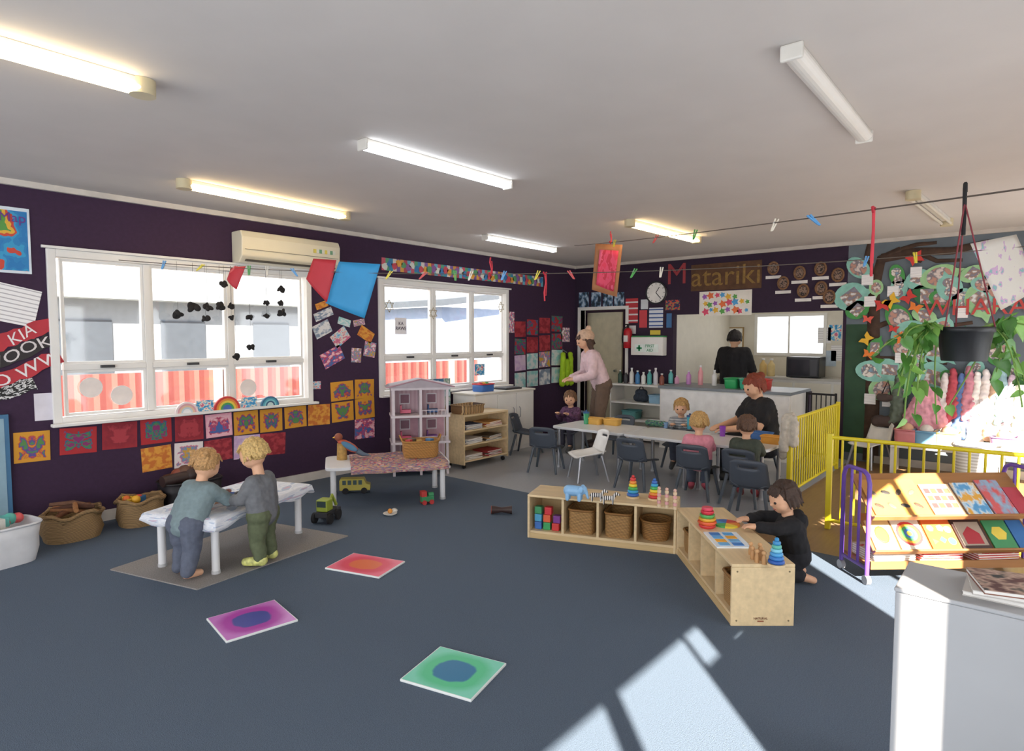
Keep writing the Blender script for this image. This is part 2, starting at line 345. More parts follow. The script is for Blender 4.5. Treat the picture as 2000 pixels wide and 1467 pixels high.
PK={'R':['b02a30','b02a30','b02a30','2c5a88','3f8a4a','8a2a6a'],'Y':['d8992e','d8992e','d8992e','c04a3a','4a4a9a','5a8a4a'],'P':['e89ab0','f0c0c8','c03a5a','4a6aa8'],'O':['d88a3a','e0a040','c8702e'],
    'L':['b89ac8','c8a8d0','d8c0d8'],'W':['e8e0e0','e8e0e0','d06080','5a9ac0','d0a040'],'D':['a02a34','8a2230','b03a44'],'B':['3a8ac0','6ab0d8','e8e0d0','d06a8a'],'S':['3a4a5a','8a9ab0','e0e0e0'],'T':['7ac0c0','9ad0d0','d8e0e0']}
CN={'R':'red','Y':'yellow','P':'pink','O':'orange','L':'lilac','W':'white','D':'dark red','B':'blue','S':'slate','T':'teal'}
G='children\'s paintings on the window wall'
row1=[(27,843,98,902,'Y'),(117,835,189,886,'R'),(200,825,268,876,'D'),(275,818,335,866,'R'),(342,812,397,860,'D'),(402,808,453,853,'P'),(457,803,504,848,'Y'),(508,799,551,843,'Y'),(556,794,598,835,'Y'),(602,790,644,830,'O'),(648,785,690,823,'Y'),(694,778,731,817,'Y')]
for i,q in enumerate(row1):
    paper('L',q[:4],paint(PK[q[4]],4.5,q[4]!='O',soft=True),'painting','%s blot painting, %s from the left in the long row below the window'%(CN[q[4]],ORD[i]),'painting',G,rnd.uniform(-2,2))
row2=[(277,872,335,918,'O'),(341,864,396,912,'W'),(400,858,453,900,'D'),(457,850,507,895,'L'),(508,846,557,888,'D'),(693,818,731,856,'P')]
for i,q in enumerate(row2):
    paper('L',q[:4],paint(PK[q[4]],4.5,q[4] in 'W',soft=True),'painting','%s painting, %s from the left in the lowest row under the window'%(CN[q[4]],ORD[i]),'painting',G,rnd.uniform(-3,3))
paper('L',(646,745,690,782),paint(PK['Y'],4.5,True),'painting','yellow painting beside the large window, left of the upper pair','painting',G,-2)
paper('L',(693,741,730,778),paint(PK['Y'],4.5,True),'painting','yellow painting beside the large window, right of the upper pair','painting',G,1)
gp='photo cards between the windows'
for x0,y0,x1,y1,t,k,l in [(612,630,646,656,-25,'S','silver photo card beside the large window top corner'),(648,645,681,672,-35,'B','blue tilted card between the windows'),(628,682,670,712,-25,'P','large pink patterned card between the windows'),(700,642,729,664,30,'O','orange tilted card next to second window'),(686,680,705,708,4,'W','small white card with dark figures, left of the pair'),(711,668,733,697,10,'W','small white floral card touching the second window frame'),(603,745,626,760,2,'B','small blue card at the lower corner of large window'),(616,590,640,602,-20,'O','narrow orange card under the red hanging sheet'),(660,622,684,636,15,'T','teal card under the blue hanging sheet'),(690,624,712,636,-10,'W','narrow white card under the blue hanging sheet'),(613,606,650,622,-22,'S','dark photo strip just under the red hanging sheet')]:
    paper('L',(x0,y0,x1,y1),paint(PK[k],4.5,soft=True),'photo_card',l,'card',gp,t)
i=0
for rw,(y,ks) in enumerate([(628,['D','R','D','R']),(662,['R','D','D','R']),(694,['L','T','W','T']),(728,['T','T','S','T'])]):
    for cl,k in enumerate(ks):
        x=1005+cl*24; y_=y-cl*3.5
        paper('L',(x,y_,x+21,y_+30),paint(PK[k],3,False,None,.7,True),'painting','%s painting in %s row of the corner grid, %s from left'%(CN[k],ORD[rw],ORD[cl]),'painting','painting grid beside the second window',rnd.uniform(-2,2))
paper('L',(989,609,1004,650),paint(PK['W'],5),'notice','white notice hung beside the second window frame','notice')
paper('L',(1096,640,1112,668),paint(PK['W'],5),'notice','white notice by the room corner near the doorway','notice')
o=paper('L',(-60,402,60,532),paint(['2a7ab8','2a7ab8','2f82bc','3a9ac8','c84a3a','e0b040','5a9a4a'],2.6),'world_map','blue world map poster at the left edge','poster',txt=None)
me=[v.co for v in o.data.vertices]; bw=max(v.x for v in me); bh=max(v.z for v in me); fm=MB()
for q in ((-bw,bw,bh-.025,bh),(-bw,bw,-bh,-bh+.02),(bw-.015,bw,-bh+.02,bh-.025)): fm.bb(q[0],q[1],-.006,-.004,q[2],q[3],M('d8e2ea'))
fm.build('border',o); MB().text('Map',.1,M('6a3a8a'),lambda x,y,z:V((x+bw*.42,-.007-z,y+bh-.08))).build('lettering',o)
LN=stripes(['f0eeee','f0eeee','b8b4b8','f0eeee'],2,9)
paper('L',(-40,556,76,630),LN,'notice','large white typed notice tilted under the world map','notice',tilt=13)
RD=M('b8303c',.6,0,6,.15)
paper('L',(-25,640,110,668),RD,'word_card','torn red word card tilted left of window, topmost of the four','card',None,-25,'KIA',M('e8e0e0'),.12,.005,1,.14)
paper('L',(-45,678,108,704),M('2c2628',.6),'word_card','black word card with pale letters tilted left of window','card',None,-25,'WOOK',M('d8d0d0'),.12,.009,1.25,.12)
paper('L',(-20,708,128,736),RD,'word_card','lower torn red word card with white letters by the window frame','card',None,-25,'O WW',M('e8e0e0'),.13,.013,1.2,.14)
paper('L',(-40,750,72,778),paint(['222222','222222','d8d8d8','444444'],9),'word_card','black and white patterned card at bottom of tilted stack','card',None,-20,torn=.12)
paper('L',(67,768,107,821),M('dcd8e2',.6),'notice','blank white sheet under the window corner','notice')
o=paper('L',(-70,812,20,1020),M('3f6f94',.5),'board','blue framed board low at left edge','board',th=.03)
me=[v.co for v in o.data.vertices]; bw=max(v.x for v in me); bh=max(v.z for v in me); B(-bw+.03,bw-.03,-.033,-.03,-bh+.03,bh-.03,M('8aa8b8',.5)).build('panel',o)
mb=MB(); p=at(745,520,y=LY); q=at(1060,548,y=LY); hl=(q.x-p.x)/2
mb.bb(-hl,hl,-.004,0,-.075,.075,stripes(['c85a6a','5aa07a','3a8ab0','d8d0c8','7a5a9a','d8a04a','b04a5a','6ab0c8'],0,7))
o=one(mb,'border_strip','long multicoloured border strip high above the second window','wall border',(p.x+hl,LY-.002,2.43))
zz=random.Random(8)
for i in range(44): MB().prism([(math.cos(2*PI*k/7)*zz.uniform(.03,.06),math.sin(2*PI*k/7)*zz.uniform(.03,.06)) for k in range(7)],.004,.006,M(['d8d8d0','3a7ab0','c84a5a','e0a040','5a9a6a','8a5a9a'][i%6]),WF).build('paper_shape',o,(-hl+.05+i*(2*hl-.1)/43,0,zz.uniform(-.03,.03)))
# window ornaments
def rainbow(px,rr,cols,label):
    p=at(px,790,y=LY-.066); r=thing('rainbow_ornament',label,'ornament',(p.x,LY-.066,W1[2]-.025))
    n=len(cols)
    for i,c in enumerate(cols):
        r1=rr*(1-i*.16); r0=rr*(1-(i+1)*.16) if i<n-1 else .001
        poly=[(r1*math.cos(PI*t/12),r1*math.sin(PI*t/12)) for t in range(13)]+[(r0*math.cos(PI*t/12),r0*math.sin(PI*t/12)) for t in range(12,-1,-1)]
        MB().prism(poly,-.012,.012,M(c),WF).build('arc',r)
rainbow(364,.1,['e8d8d8','d8a0a8','e0c0a0','c0d0d8','e8e8e8'],'pastel rainbow ornament on the sill, left one')
rainbow(443,.125,['c83a3a','e0883a','e0c84a','4a9a5a','4a6ab0'],'bright rainbow ornament in the middle of the sill')
rainbow(527,.095,['3a6a8a','4a9ab0','7ac0c8','3a5a7a','c0d8d8'],'blue arched ornament on the sill, right one')
for i,px in enumerate([400,487]):
    p=at(px,782,y=LY-.06)
    one(MB().box((0,0,.05),(.16,.004,.1),paint(PK['B'],4)),'sill_card','small blue picture card standing on the sill, %s'%('left of bright rainbow' if i==0 else 'right of bright rainbow'),'card',(p.x,LY-.055,W1[2]-.025))
DK=M('1c1a1c',.8)
for i,(px,py,rr) in enumerate([(348,615,11),(378,600,13),(402,622,9),(405,600,10),(430,598,11),(452,598,8),(437,555,9),(520,592,8),(550,565,10),(551,612,11),(487,620,8),(521,617,7),(490,678,9),(461,696,9),(548,592,7),(452,620,7)]):
    p=at(px,py,y=LY-.12); s=rr*p.length/1300; zq=random.Random(i)
    mb=MB(); mb.cyl((0,0,s*.6),(0,0,W1[3]+.02-p.z),.0012,DK,n=5)
    for k in range(4): t=2*PI*k/4+i+zq.uniform(-.4,.4); mb.ell((math.cos(t)*s*.45,zq.uniform(-.01,.01),math.sin(t)*s*.3),(s*zq.uniform(.4,.7),.008,s*zq.uniform(.3,.5)),DK,10,Matrix.Rotation(t*.6,3,'Y'))
    one(mb,'hanging_cutout','small black paper cutout hanging on thread before large window','ornament',(p.x,LY-.12,p.z),0,'black cutouts hanging in the window')
def circ(r,n=20): return [(r*math.cos(2*PI*i/n),r*math.sin(2*PI*i/n)) for i in range(n)]
for i,(px,py) in enumerate([(178,757),(238,772),(485,757)]):
    p=at(px,py,y=LY+.01); one(MB().prism(circ(.085),0,.003,M('e8ded8'),WF),'paper_disc','white paper disc stuck low on the large window, %s from left'%ORD[i],'paper disc',(p.x,LY+.012,p.z),0,'paper discs on the window')
STAR=M('a0947a',.7)
for px,py,l in [(757,598,'left pane'),(843,612,'middle pane'),(975,600,'right pane')]:
    p=at(px,py,y=LY-.01); mb=MB()
    for s in (0,PI):
        q=[V((.075*math.sin(s+2*PI*k/3),0,.075*math.cos(s+2*PI*k/3))) for k in range(3)]
        for k in range(3): mb.cyl(q[k],q[(k+1)%3],.004,STAR,n=6)
    one(mb,'stick_star','six pointed stick star on the second window, %s'%l,'ornament',(p.x,LY-.04,p.z),0,'stick stars on the window')
p=at(783,637,y=LY-.01); o=one(MB().box((0,0,0),(.18,.003,.2),M('ece8ea')),'window_sign','white paper sign stuck on the second window','sign',(p.x,LY-.008,p.z))
MB().text('KA\nRAWE',.06,M('443a50'),lambda x,y,z:V((x,-.004-z,y))).build('lettering',o)
p=at(937,722,y=LY-.01); one(MB().box((0,0,0),(.2,.003,.16),paint(PK['B'],4)),'window_sign','blue and white sign low on the second window','sign',(p.x,LY-.008,p.z))
# back wall papers
paper('B',(1348,513,1485,566),M('5a3d28',.8,0,10,.3),'title_board','brown board with dull gold lettering high on kitchen wall','sign',txt='atariki',tm=M('8a6c38',.8,0,30,.3),ts=.4,tsx=1.02)
p=at(1322,537,x=BX); mb=MB().text('M',.44,M('983038'),lambda x,y,z:V((x,-z,y))); one(mb,'paper_letter','large red paper letter left of the brown board','letter',(BX-.004,p.y,p.z),-PI/2)
paper('B',(1365,568,1467,616),M('e4ded4'),'poster','white poster with bright handprints below the brown board','poster')
o=[q for q in COL.objects if q.name.startswith('poster')][-1]; zz=random.Random(2)
for i in range(22):
    mb=MB(); s=zz.uniform(.025,.05)
    mb.prism([(s*math.cos(2*PI*k/10)*(1.25 if k%2 else .7),s*math.sin(2*PI*k/10)*(1.25 if k%2 else .7)) for k in range(10)],.004,.006,M(['d84a6a','4a9ad0','e0b03a','5aa04a','9a5ab0','e0703a'][i%6]),WF)
    mb.build('handprint',o,(-.3+(i%8)*.087+zz.uniform(-.02,.02),0,-.1+(i//8)*.1+zz.uniform(-.02,.02)))
for i,x in enumerate((1131,1155,1178,1200)):
    paper('B',(x,571,x+19,603),paint(['22303c','22303c','5a7a98','b8c8d8'],3,soft=True),'photo_print','dark blue photo above the doorway, %s from left'%ORD[i],'photo','photos above the doorway')
paper('B',(1222,583,1246,631),stripes(['b83038','d8d0d0','b83038','b83038'],2,4),'safety_notice','tall red and white safety notice beside the doorway','notice')
paper('B',(1249,606,1264,640),M('c84048'),'safety_notice','narrow red notice next to the taller red notice','notice')
paper('B',(1268,601,1295,640),stripes(['d8dce4','3a5a98','d8dce4'],2,5),'notice','blue lined notice under the clock','notice')
paper('B',(1300,586,1328,606),paint(['2a3a5a','2a3a5a','c84a3a','4a9a5a'],5),'wall_card','dark patterned card beside the clock','card')
paper('B',(1252,585,1266,604),M('d0d4d8'),'notice','small white notice left of the clock','notice')
for i,(q,c,n) in enumerate([((1226,636,1242,652),'d8d8d8','white'),((1302,612,1312,640),'3a6a9a','blue'),((1270,645,1290,654),'d8c040','yellow')]): paper('B',q,M(c),'wall_card','small %s card on the wall between doorway and kitchen'%n,'card')
p=at(1283,572,x=BX); r=thing('wall_clock','round white wall clock above the first aid sign','clock',(BX,p.y,p.z),-PI/2)
MB().prism(circ(.165,32),0,.03,M('e8e6e2'),WF).build('face',r)
MB().tube([(.165*math.cos(2*PI*i/32),-.03,.165*math.sin(2*PI*i/32)) for i in range(33)],.012,M('2a2a2e')).build('rim',r)
for a_,l in ((.6,.1),(2.4,.13)): MB().box((math.sin(a_)*l/2,-.034,math.cos(a_)*l/2),(.01,.003,l),M('222222'),Matrix.Rotation(a_,3,'Y')).build('hand',r)
mk=MB()
for k in range(12): t=2*PI*k/12; mk.box((.135*math.sin(t),-.032,.135*math.cos(t)),(.008,.003,.022),M('333333'),Matrix.Rotation(t,3,'Y'))
mk.build('hour_marks',r)
for i,(x,y) in enumerate([(1511,524),(1530,553),(1562,533),(1569,568),(1603,525),(1604,563),(1637,537),(1620,580)]):
    p=at(x,y,x=BX); r=thing('photo_wreath','brown twig wreath with photo and white name tag, %s from left'%ORD[i],'wreath',(BX,p.y,p.z),-PI/2,'twig wreaths on the kitchen wall')
    MB().tube([(.065*math.cos(2*PI*k/16),-.012,.08*math.sin(2*PI*k/16)) for k in range(17)],.014,M('7a5a40',.9,0,60,.4)).build('ring',r)
    MB().prism(circ(.058),0,.008,paint(['4a382c','8a7060','2a2422'],4),WF).build('photo',r); B(-.1,.1,-.006,-.002,-.14,-.1,M('d8d4d0')).build('name_tag',r)
# first aid, extinguisher
p=at(1265,675,x=BX-.1); r=thing('first_aid_cabinet','white first aid cabinet with green cross sign','cabinet',(BX,p.y,p.z),-PI/2)
B(-.27,.27,-.14,0,-.15,.13,WHT).build('body',r,bev=.01); B(-.2,.2,-.146,-.14,-.1,.02,M('e4eee8')).build('sign',r)
MB().text('FIRST\nAID',.065,M('1d8a55'),lambda x,y,z:V((x+.06,-.148-z,y-.04))).build('lettering',r)
MB().box((-.12,-.148,-.04),(.028,.004,.09),M('1d8a55')).box((-.12,-.148,-.04),(.09,.004,.028),M('1d8a55')).build('cross',r)
B(-.27,.27,-.12,-.0,.1305,.15,M('3a8a50')).build('top_strip',r)
p=at(1223,680,x=BX-.08); r=thing('fire_extinguisher','red fire extinguisher mounted beside the doorway','fire extinguisher',(BX-.085,p.y-.03,p.z))
MB().lathe([(.06,0),(.068,.01),(.068,.26),(.05,.3),(.02,.32)],M('b8202a',.3)).build('cylinder',r); MB().cyl((0,0,.31),(0,0,.36),.02,DK).box((-.02,0,.37),(.1,.03,.02),DK).build('valve',r)
MB().tube([(-.02,0,.34),(-.06,.05,.3),(-.07,.06,.15),(-.07,.05,.08)],.009,DK).build('hose',r); B(.066,.0835,-.03,.03,.1,.2,M('888888')).build('bracket',r)
B(-.071,-.0665,-.035,.035,.1,.2,M('e0dcd8')).build('sticker',r)
# mural tree, leaf cards
TB=M('46342a',.9,0,12,.3)
mb=MB()
for pts,r0 in (([(1700,900),(1704,780),(1706,650),(1708,560),(1722,505),(1760,488)],.1),([(1722,505),(1790,492),(1860,490),(1930,474),(1985,480)],.065),([(1708,560),(1694,500),(1700,470)],.05),([(1790,492),(1830,510),(1880,508)],.035),([(1760,488),(1790,478),(1830,474)],.035),([(1760,488),(1775,500),(1800,512)],.03),([(1708,640),(1760,620),(1830,640),(1900,630)],.04),([(1706,700),(1760,700),(1850,710)],.035)):
    ps=[at(x,y,x=BX) for x,y in pts]
    mb.tube([(-q.y,0,q.z) for q in ps],[r0*(1-.6*i/len(ps)) for i in range(len(ps))],TB,6)
for v in mb.V: v.y=v.y*.06-.006
one(mb,'painted_tree','dark brown tree trunk with bare branches on the mural','mural tree',(BX-.001,0,0),-PI/2)
LC={'g':('46904a','green'),'t':('86bdb0','teal'),'l':('98c490','pale green'),'d':('2f6a40','dark green')}
def leafpoly(s,asp=.8): return [((s*math.cos(t)) if i else s*1.35, s*asp*math.sin(t)*(.75 if i in (1,19) else 1)) for i,t in enumerate([2*PI*i/20 for i in range(20)])]
rows=[('top row',[(1683,520,'t'),(1747,538,'g'),(1795,552,'t'),(1830,542,'l'),(1862,554,'t'),(1895,544,'l'),(1930,550,'t'),(1965,536,'d')]),('second row',[(1668,572,'t'),(1712,566,'l'),(1765,572,'t'),(1818,576,'d'),(1845,590,'g'),(1880,578,'t'),(1917,580,'l'),(1955,566,'t'),(1985,575,'l')]),
('third row',[(1668,603,'g'),(1748,622,'g'),(1772,648,'t'),(1812,615,'l'),(1850,640,'t'),(1895,655,'d')]),('fourth row',[(1718,680,'g'),(1752,683,'d'),(1798,690,'t'),(1835,675,'t'),(1945,690,'g')]),('fifth row',[(1704,716,'t'),(1738,718,'t'),(1770,726,'l'),(1800,714,'g'),(1828,730,'t'),(1862,735,'g'),(1900,725,'t'),(1975,725,'l')]),('lowest row',[(1718,757,'l'),(1760,762,'g'),(1800,758,'t'),(1925,768,'t'),(1965,765,'g')])]
PH=[paint(['b8a898','7a7a8a','9a7a68','d8d8d8'],3,soft=True),paint(['6a7a9a','d8c8c0','70707a','b88a7a'],3,soft=True),paint(['9aaa9a','e0d8d0','7a6a66','7a9ab0'],3,soft=True)]
ci=0; zq=random.Random(21)
for nm,rw in rows:
    for i,(x,y,c) in enumerate(rw):
        p=at(x+zq.uniform(-9,9),y+zq.uniform(-9,9),x=BX); s=zq.choice((.1,.13,.16,.2))*zq.uniform(.95,1.05); ci+=1
        o=one(MB().prism(leafpoly(s,zq.uniform(.6,.9)),0,.004,M(LC[c][0],.7,0,12,.15),WF),'leaf_card','%s leaf photo card, %s on the mural, %s from left'%(LC[c][1],nm,ORD[i]),'leaf card',(BX-.014-.0025*(ci%9),p.y,p.z),-PI/2,'leaf photo cards on the mural',ry=zq.uniform(-2.2,1.6))
        pm_=PH[ci%3]
        if ci%3==0: MB().box((0,-.005,0),(s*1.05,.002,s*.8),pm_,Matrix.Rotation(zq.uniform(-1,1),3,'Y')).build('photo',o)
        elif ci%3==1: MB().prism([(a_*.66,b_*.55) for a_,b_ in circ(s,16)],.004,.006,pm_,WF).build('photo',o)
        else:
            MB().prism([(a_*.4-s*.3,b_*.4) for a_,b_ in circ(s,14)],.004,.006,pm_,WF).build('photo',o); MB().prism([(a_*.34+s*.4,b_*.34) for a_,b_ in circ(s,14)],.004,.006,PH[(ci+1)%3],WF).build('photo',o)
BF=[(1718,590,'c83a34','red'),(1780,578,'c83a34','red'),(1790,603,'e07a30','orange'),(1692,660,'e0b030','yellow'),(1690,697,'e07a30','orange'),(1740,645,'c83a34','red'),(1760,662,'e07a30','orange'),(1735,595,'e0b030','yellow'),(1698,632,'d85a4a','coral'),(1783,507,'c83a34','red')]
for i,(x,y,c,n) in enumerate(BF):
    p=at(x+zq.uniform(-8,8),y+zq.uniform(-8,8),x=BX); mb=MB(); k_=zq.uniform(.8,1.4)
    for s in (-1,1): mb.prism([(0,-.02*k_),(s*.05*k_,-.05*k_),(s*.045*k_,0),(s*.07*k_,.05*k_),(s*.02*k_,.045*k_),(0,.015)],0,.004,M(c,.7),WF)
    one(mb,'paper_butterfly','%s paper butterfly on the mural, %s counted from the window side'%(n,ORD[i]),'butterfly',(BX-.042,p.y,p.z),-PI/2,'paper butterflies on the mural',ry=zq.uniform(-1.2,1.2))
for i,(x,y) in enumerate([(1695,548),(1745,570),(1790,533),(1700,590),(1760,700),(1700,780),(1735,785),(1880,612),(1960,640)]):
    paper('B',(x-11,y-11,x+11,y+9),LN,'caption_slip','white typed caption slip among the leaf cards, %s of the slips'%ORD[i],'paper slip','caption slips on the mural',0,None,None,None,.036)
p=at(1935,600,x=BX-.05); one(MB().text('WHARAPA',.26,M('b8403c'),lambda x,y,z:V((x,-z,y))),'mural_lettering','red painted capital letters on the mural behind the plant','lettering',(BX-.045,p.y,p.z),-PI/2)
paper('B',(1912,734,1955,750),M('7ab0d8'),'name_strip','small light blue strip at right of the mural','sign',th=.04)
# ---------------------------------------------------------------- furniture
TOPW=M('dcdcde',.35,0,5,.03); STEEL=M('a8aab0',.35,.8)
def rrect(w_,d,r,n=5):
    o=[]
    for cx,cy,a0 in ((w_/2-r,d/2-r,0),(-w_/2+r,d/2-r,90),(-w_/2+r,-d/2+r,180),(w_/2-r,-d/2+r,270)):
        o+=[(cx+r*math.cos(rad(a0+90*i/n)),cy+r*math.sin(rad(a0+90*i/n))) for i in range(n+1)]
    return o
def table(label,loc,rz,L,W,h,legr=.024,lm=None,topm=None,group=None,name='play_table'):
    r=thing(name,label,'table',loc,rz,group)
    MB().prism(rrect(L,W,.07),h-.03,h,topm or TOPW).build('tabletop',r,bev=.006)
    for sx in (-1,1):
        for sy in (-1,1):
            x,y=sx*(L/2-.07),sy*(W/2-.07)
            l=MB().cyl((x,y,.02),(x,y,h-.03),legr,lm or TOPW).build('leg',r); MB().cyl((x,y,0),(x,y,.02),legr*1.12,M('b8b8ba')).build('foot',l)
    return r
TH1=.385
a,b,c=fl(318,1108),fl(430,1118),fl(583,1043); ang=math.atan2((c-b).y,(c-b).x); ctr=(a+c)/2
T1=(ctr.x,ctr.y); T1A=ang
table('low white play table that two toddlers stand at',(ctr.x,ctr.y,.008),ang,1.02,.58,TH1-.008,.026)
q=[fl(215,1114),fl(385,1153),fl(680,1048),fl(505,1018)]
one(MB().prism([(v.x,v.y) for v in q],0,.008,M('8d8884',.9,0,120,.25,.3)),'floor_mat','grey beige mat on the carpet under the white play table','mat')
def onT1(x,y,z=TH1): return V((T1[0]+x*math.cos(T1A)-y*math.sin(T1A),T1[1]+x*math.sin(T1A)+y*math.cos(T1A),z))
def drape(L,W,ex,wv):
    def f(u,v):
        def fold(t,half):
            x=(t-.5)*2*(half+ex); e=max(0,abs(x)-half-.006)
            return (math.copysign(min(abs(x),half+.006),x)+math.copysign(e*.22,x),e)
        x,e1=fold(u,L/2); y,e2=fold(v,W/2); e=max(e1,e2)
        return (x+wv*math.sin(v*23)*min(1,e1*20),y+wv*math.sin(u*29)*min(1,e2*20),.004-e*(1+.25*math.sin(u*19+v*11))+.0015*math.sin(u*17)*math.sin(v*13))
    return f
one(MB().grid(drape(1.02,.58,.07,.004),44,36,paint(['d3d7e0','dfe1e6','d3d7e0','dfe1e6','b0bccf','c8a8b8'],5)),'paper_sheet','white painted paper overhanging the edges of the play table','paper',onT1(0,0,TH1+.002),T1A,sol=.001)
for i,(x,y,c,n) in enumerate([(-.08,-.05,'4a6ab0','blue'),(.0,-.1,'c84a4a','red'),(.09,-.05,'d8d8d8','white'),(-.02,.04,'8a5a4a','brown')]):
    one(MB().lathe([(.02,0),(.026,.05),(.022,.05),(.018,.004)],M(c,.4)),'paint_pot','small %s paint pot on the low play table'%n,'paint pot',onT1(x,y,TH1+.009))
a,b,c=fl(655,990),fl(862,975),fl(835,950); ang=math.atan2((b-a).y,(b-a).x); n=V((-math.sin(ang),math.cos(ang),0)); ctr=(a+b)/2+n*.25
T2=(ctr.x,ctr.y);T2A=ang
def onT2(x,y,z=.37): return V((T2[0]+x*math.cos(T2A)-y*math.sin(T2A),T2[1]+x*math.sin(T2A)+y*math.cos(T2A),z))
table('low white display table with patterned cloth and wicker basket',(ctr.x,ctr.y,0),ang,1.15,.62,.37,.026)
one(MB().grid(lambda u,v:((u-.5)*.9,(v-.5)*.66,.004-(.07 if v<.05 else 0)+.003*math.sin(u*15)),24,20,paint(['7a5a7a','a8848a','c8a070','5a6a8a','b84a5a','d8c8b8'],11)),'patterned_cloth','purple patterned cloth spread on low display table','cloth',onT2(.1,-.01,.3715),T2A,sol=.002)
# baskets
def sring(w_,d,z,n=28,e=.5):
    return [V((w_/2*math.copysign(abs(math.cos(t))**e,math.cos(t)),d/2*math.copysign(abs(math.sin(t))**e,math.sin(t)),z)) for t in [2*PI*i/n for i in range(n)]]
def tub(name,label,cat,loc,rz,w_,d,h,mat,tp=.85,rim=None,group=None,e=.5,handles=False,slump=0):
    r=thing(name,label,cat,loc,rz,group)
    wv=lambda q,k:[v+V((v.x*slump*6*k*math.sin(i*1.7),v.y*slump*6*k*math.cos(i*1.3),slump*k*math.sin(i*.9)*(1+.5*math.sin(i*2.3)))) for i,v in enumerate(q)]
    MB().loft([sring(w_*tp,d*tp,0,e=e),wv(sring(w_*(tp+1)/2*(1.02+slump*3),d*(tp+1)/2*(1.02+slump*3),h*.35,e=e),.6),wv(sring(w_*(tp+1.6)/2.6*(1.0+slump*1.5),d*(tp+1.6)/2.6*(1.0+slump*1.5),h*.7,e=e),-.5 if slump else 0),wv(sring(w_,d,h,e=e),1),wv(sring(w_-.024,d-.024,h,e=e),1),sring((w_*tp)-.02,d*tp-.02,.012,e=e)],mat).build('body',r)
    q=wv(sring(w_,d,h,e=e),1); MB().tube(q+[q[0]],.009 if not slump else .016,rim or mat,6).build('rim',r)
    if handles:
        for s in (-1,1): MB().tube([(s*w_/2,-.05,h),(s*(w_/2+.02),-.03,h+.05),(s*(w_/2+.02),.03,h+.05),(s*w_/2,.05,h)],.008,rim or mat,6).build('handle',r)
    return r
def heap(loc,rz,w_,d,z,cols,where,seed=1,size=.05):
    q=random.Random(seed)
    for c,n in cols:
        x,y=q.uniform(-.5,.5)*w_,q.uniform(-.5,.5)*d; s=size*q.uniform(.8,1.2); mb=MB(); k=q.randrange(3)
        if k==0: mb.box((0,0,s/2),(s*1.5,s,s),M(c,.45),q.uniform(0,3)); nm='toy_block'
        elif k==1: mb.ell((0,0,s*.6),(s*.6,)*3,M(c,.45)); nm='toy_ball'
        else: mb.cyl((-s,0,s*.4),(s,.3*s,s*.5),s*.4,M(c,.45)); mb.ell((s,.3*s,s*.5),(s*.5,)*3,M(c,.45)); nm='toy_rattle'
        p=V(loc)+V((x*math.cos(rz)-y*math.sin(rz),x*math.sin(rz)+y*math.cos(rz),z))
        one(mb,nm,'%s %s heaped in the %s'%(n,nm.replace('_',' '),where),'toy',p,rz,'toys in the '+where,bev=.004 if k==0 else 0)
JUTE=weave('a8875c',90)
p=fl(281,1024); tub('jute_basket','jute basket of yellow toys near the white table','basket',(p.x,p.y+.06,0),0,.33,.3,.21,JUTE,.95,e=.8,slump=.014)
heap((p.x,p.y+.06,0),0,.2,.18,.18,[('d8b030','yellow'),('c84030','red'),('e0a830','amber'),('3a7ab0','blue'),('d8c040','lemon'),('e07030','orange')],'jute basket near the white table',3)
p=fl(148,1054); tub('jute_basket','wide jute basket of brown sticks against the window wall','basket',(p.x,p.y+.08,0),0,.38,.32,.2,JUTE,.95,e=.8,slump=.016)
q=random.Random(4)
for i,(c,n) in enumerate([('6a4028','brown'),('7a5030','tan'),('5a3422','dark brown'),('8a5a3a','light brown'),('4a2c1e','umber'),('9a6a40','sandy'),('6a4a38','greyish brown')]):
    t=q.uniform(0,3.1); a_=V((math.cos(t),math.sin(t),.1+q.uniform(-.1,.2)))*.14
    one(MB().tube([-a_,V((q.uniform(-.02,.02),q.uniform(-.02,.02),.015)),a_],[.016,.02,.013],M(c,.9,0,40,.3),8),'driftwood_stick','%s stick heaped in the wide jute basket'%n,'stick',(p.x+q.uniform(-.05,.05),p.y+.08+q.uniform(-.05,.05),.195+.01*i),0,'sticks in the jute basket')
p=fl(10,1108); tub('plastic_tub','white plastic tub of toys at the left edge','tub',(p.x,p.y+.1,0),0.2,.42,.34,.27,M('dcdcde',.4),.82)
heap((p.x,p.y+.1,0),0.2,.3,.22,.24,[('5ab0a0','teal'),('e0b8a8','peach'),('4a9a8a','green'),('d8d8d0','white'),('d85a5a','red'),('6ac0b8','aqua')],'white plastic tub',6,.07)
p=fl(348,985); tub('storage_tub','black storage tub behind the white play table','tub',(p.x,5.79,0),0,.5,.34,.28,M('1e1a1e',.6),.9)
heap((p.x,5.79,0),0,.3,.2,.26,[('5a3a2a','brown'),('3a2a28','black'),('8a4a3a','rust'),('6a4a3a','chestnut')],'black storage tub',8,.11)
tub('wicker_basket','honey wicker basket with handles on the display table','basket',onT2(.33,.02,.378),T2A,.36,.25,.16,weave('c08a48',70),.9,M('a87838'),handles=True)
heap(onT2(.33,.02,.378),T2A,.22,.12,.12,[('8a5a3a','brown'),('c84a4a','red'),('4a7aa8','blue'),('d8b060','yellow'),('5a4a3a','umber')],'honey wicker basket',9,.045)
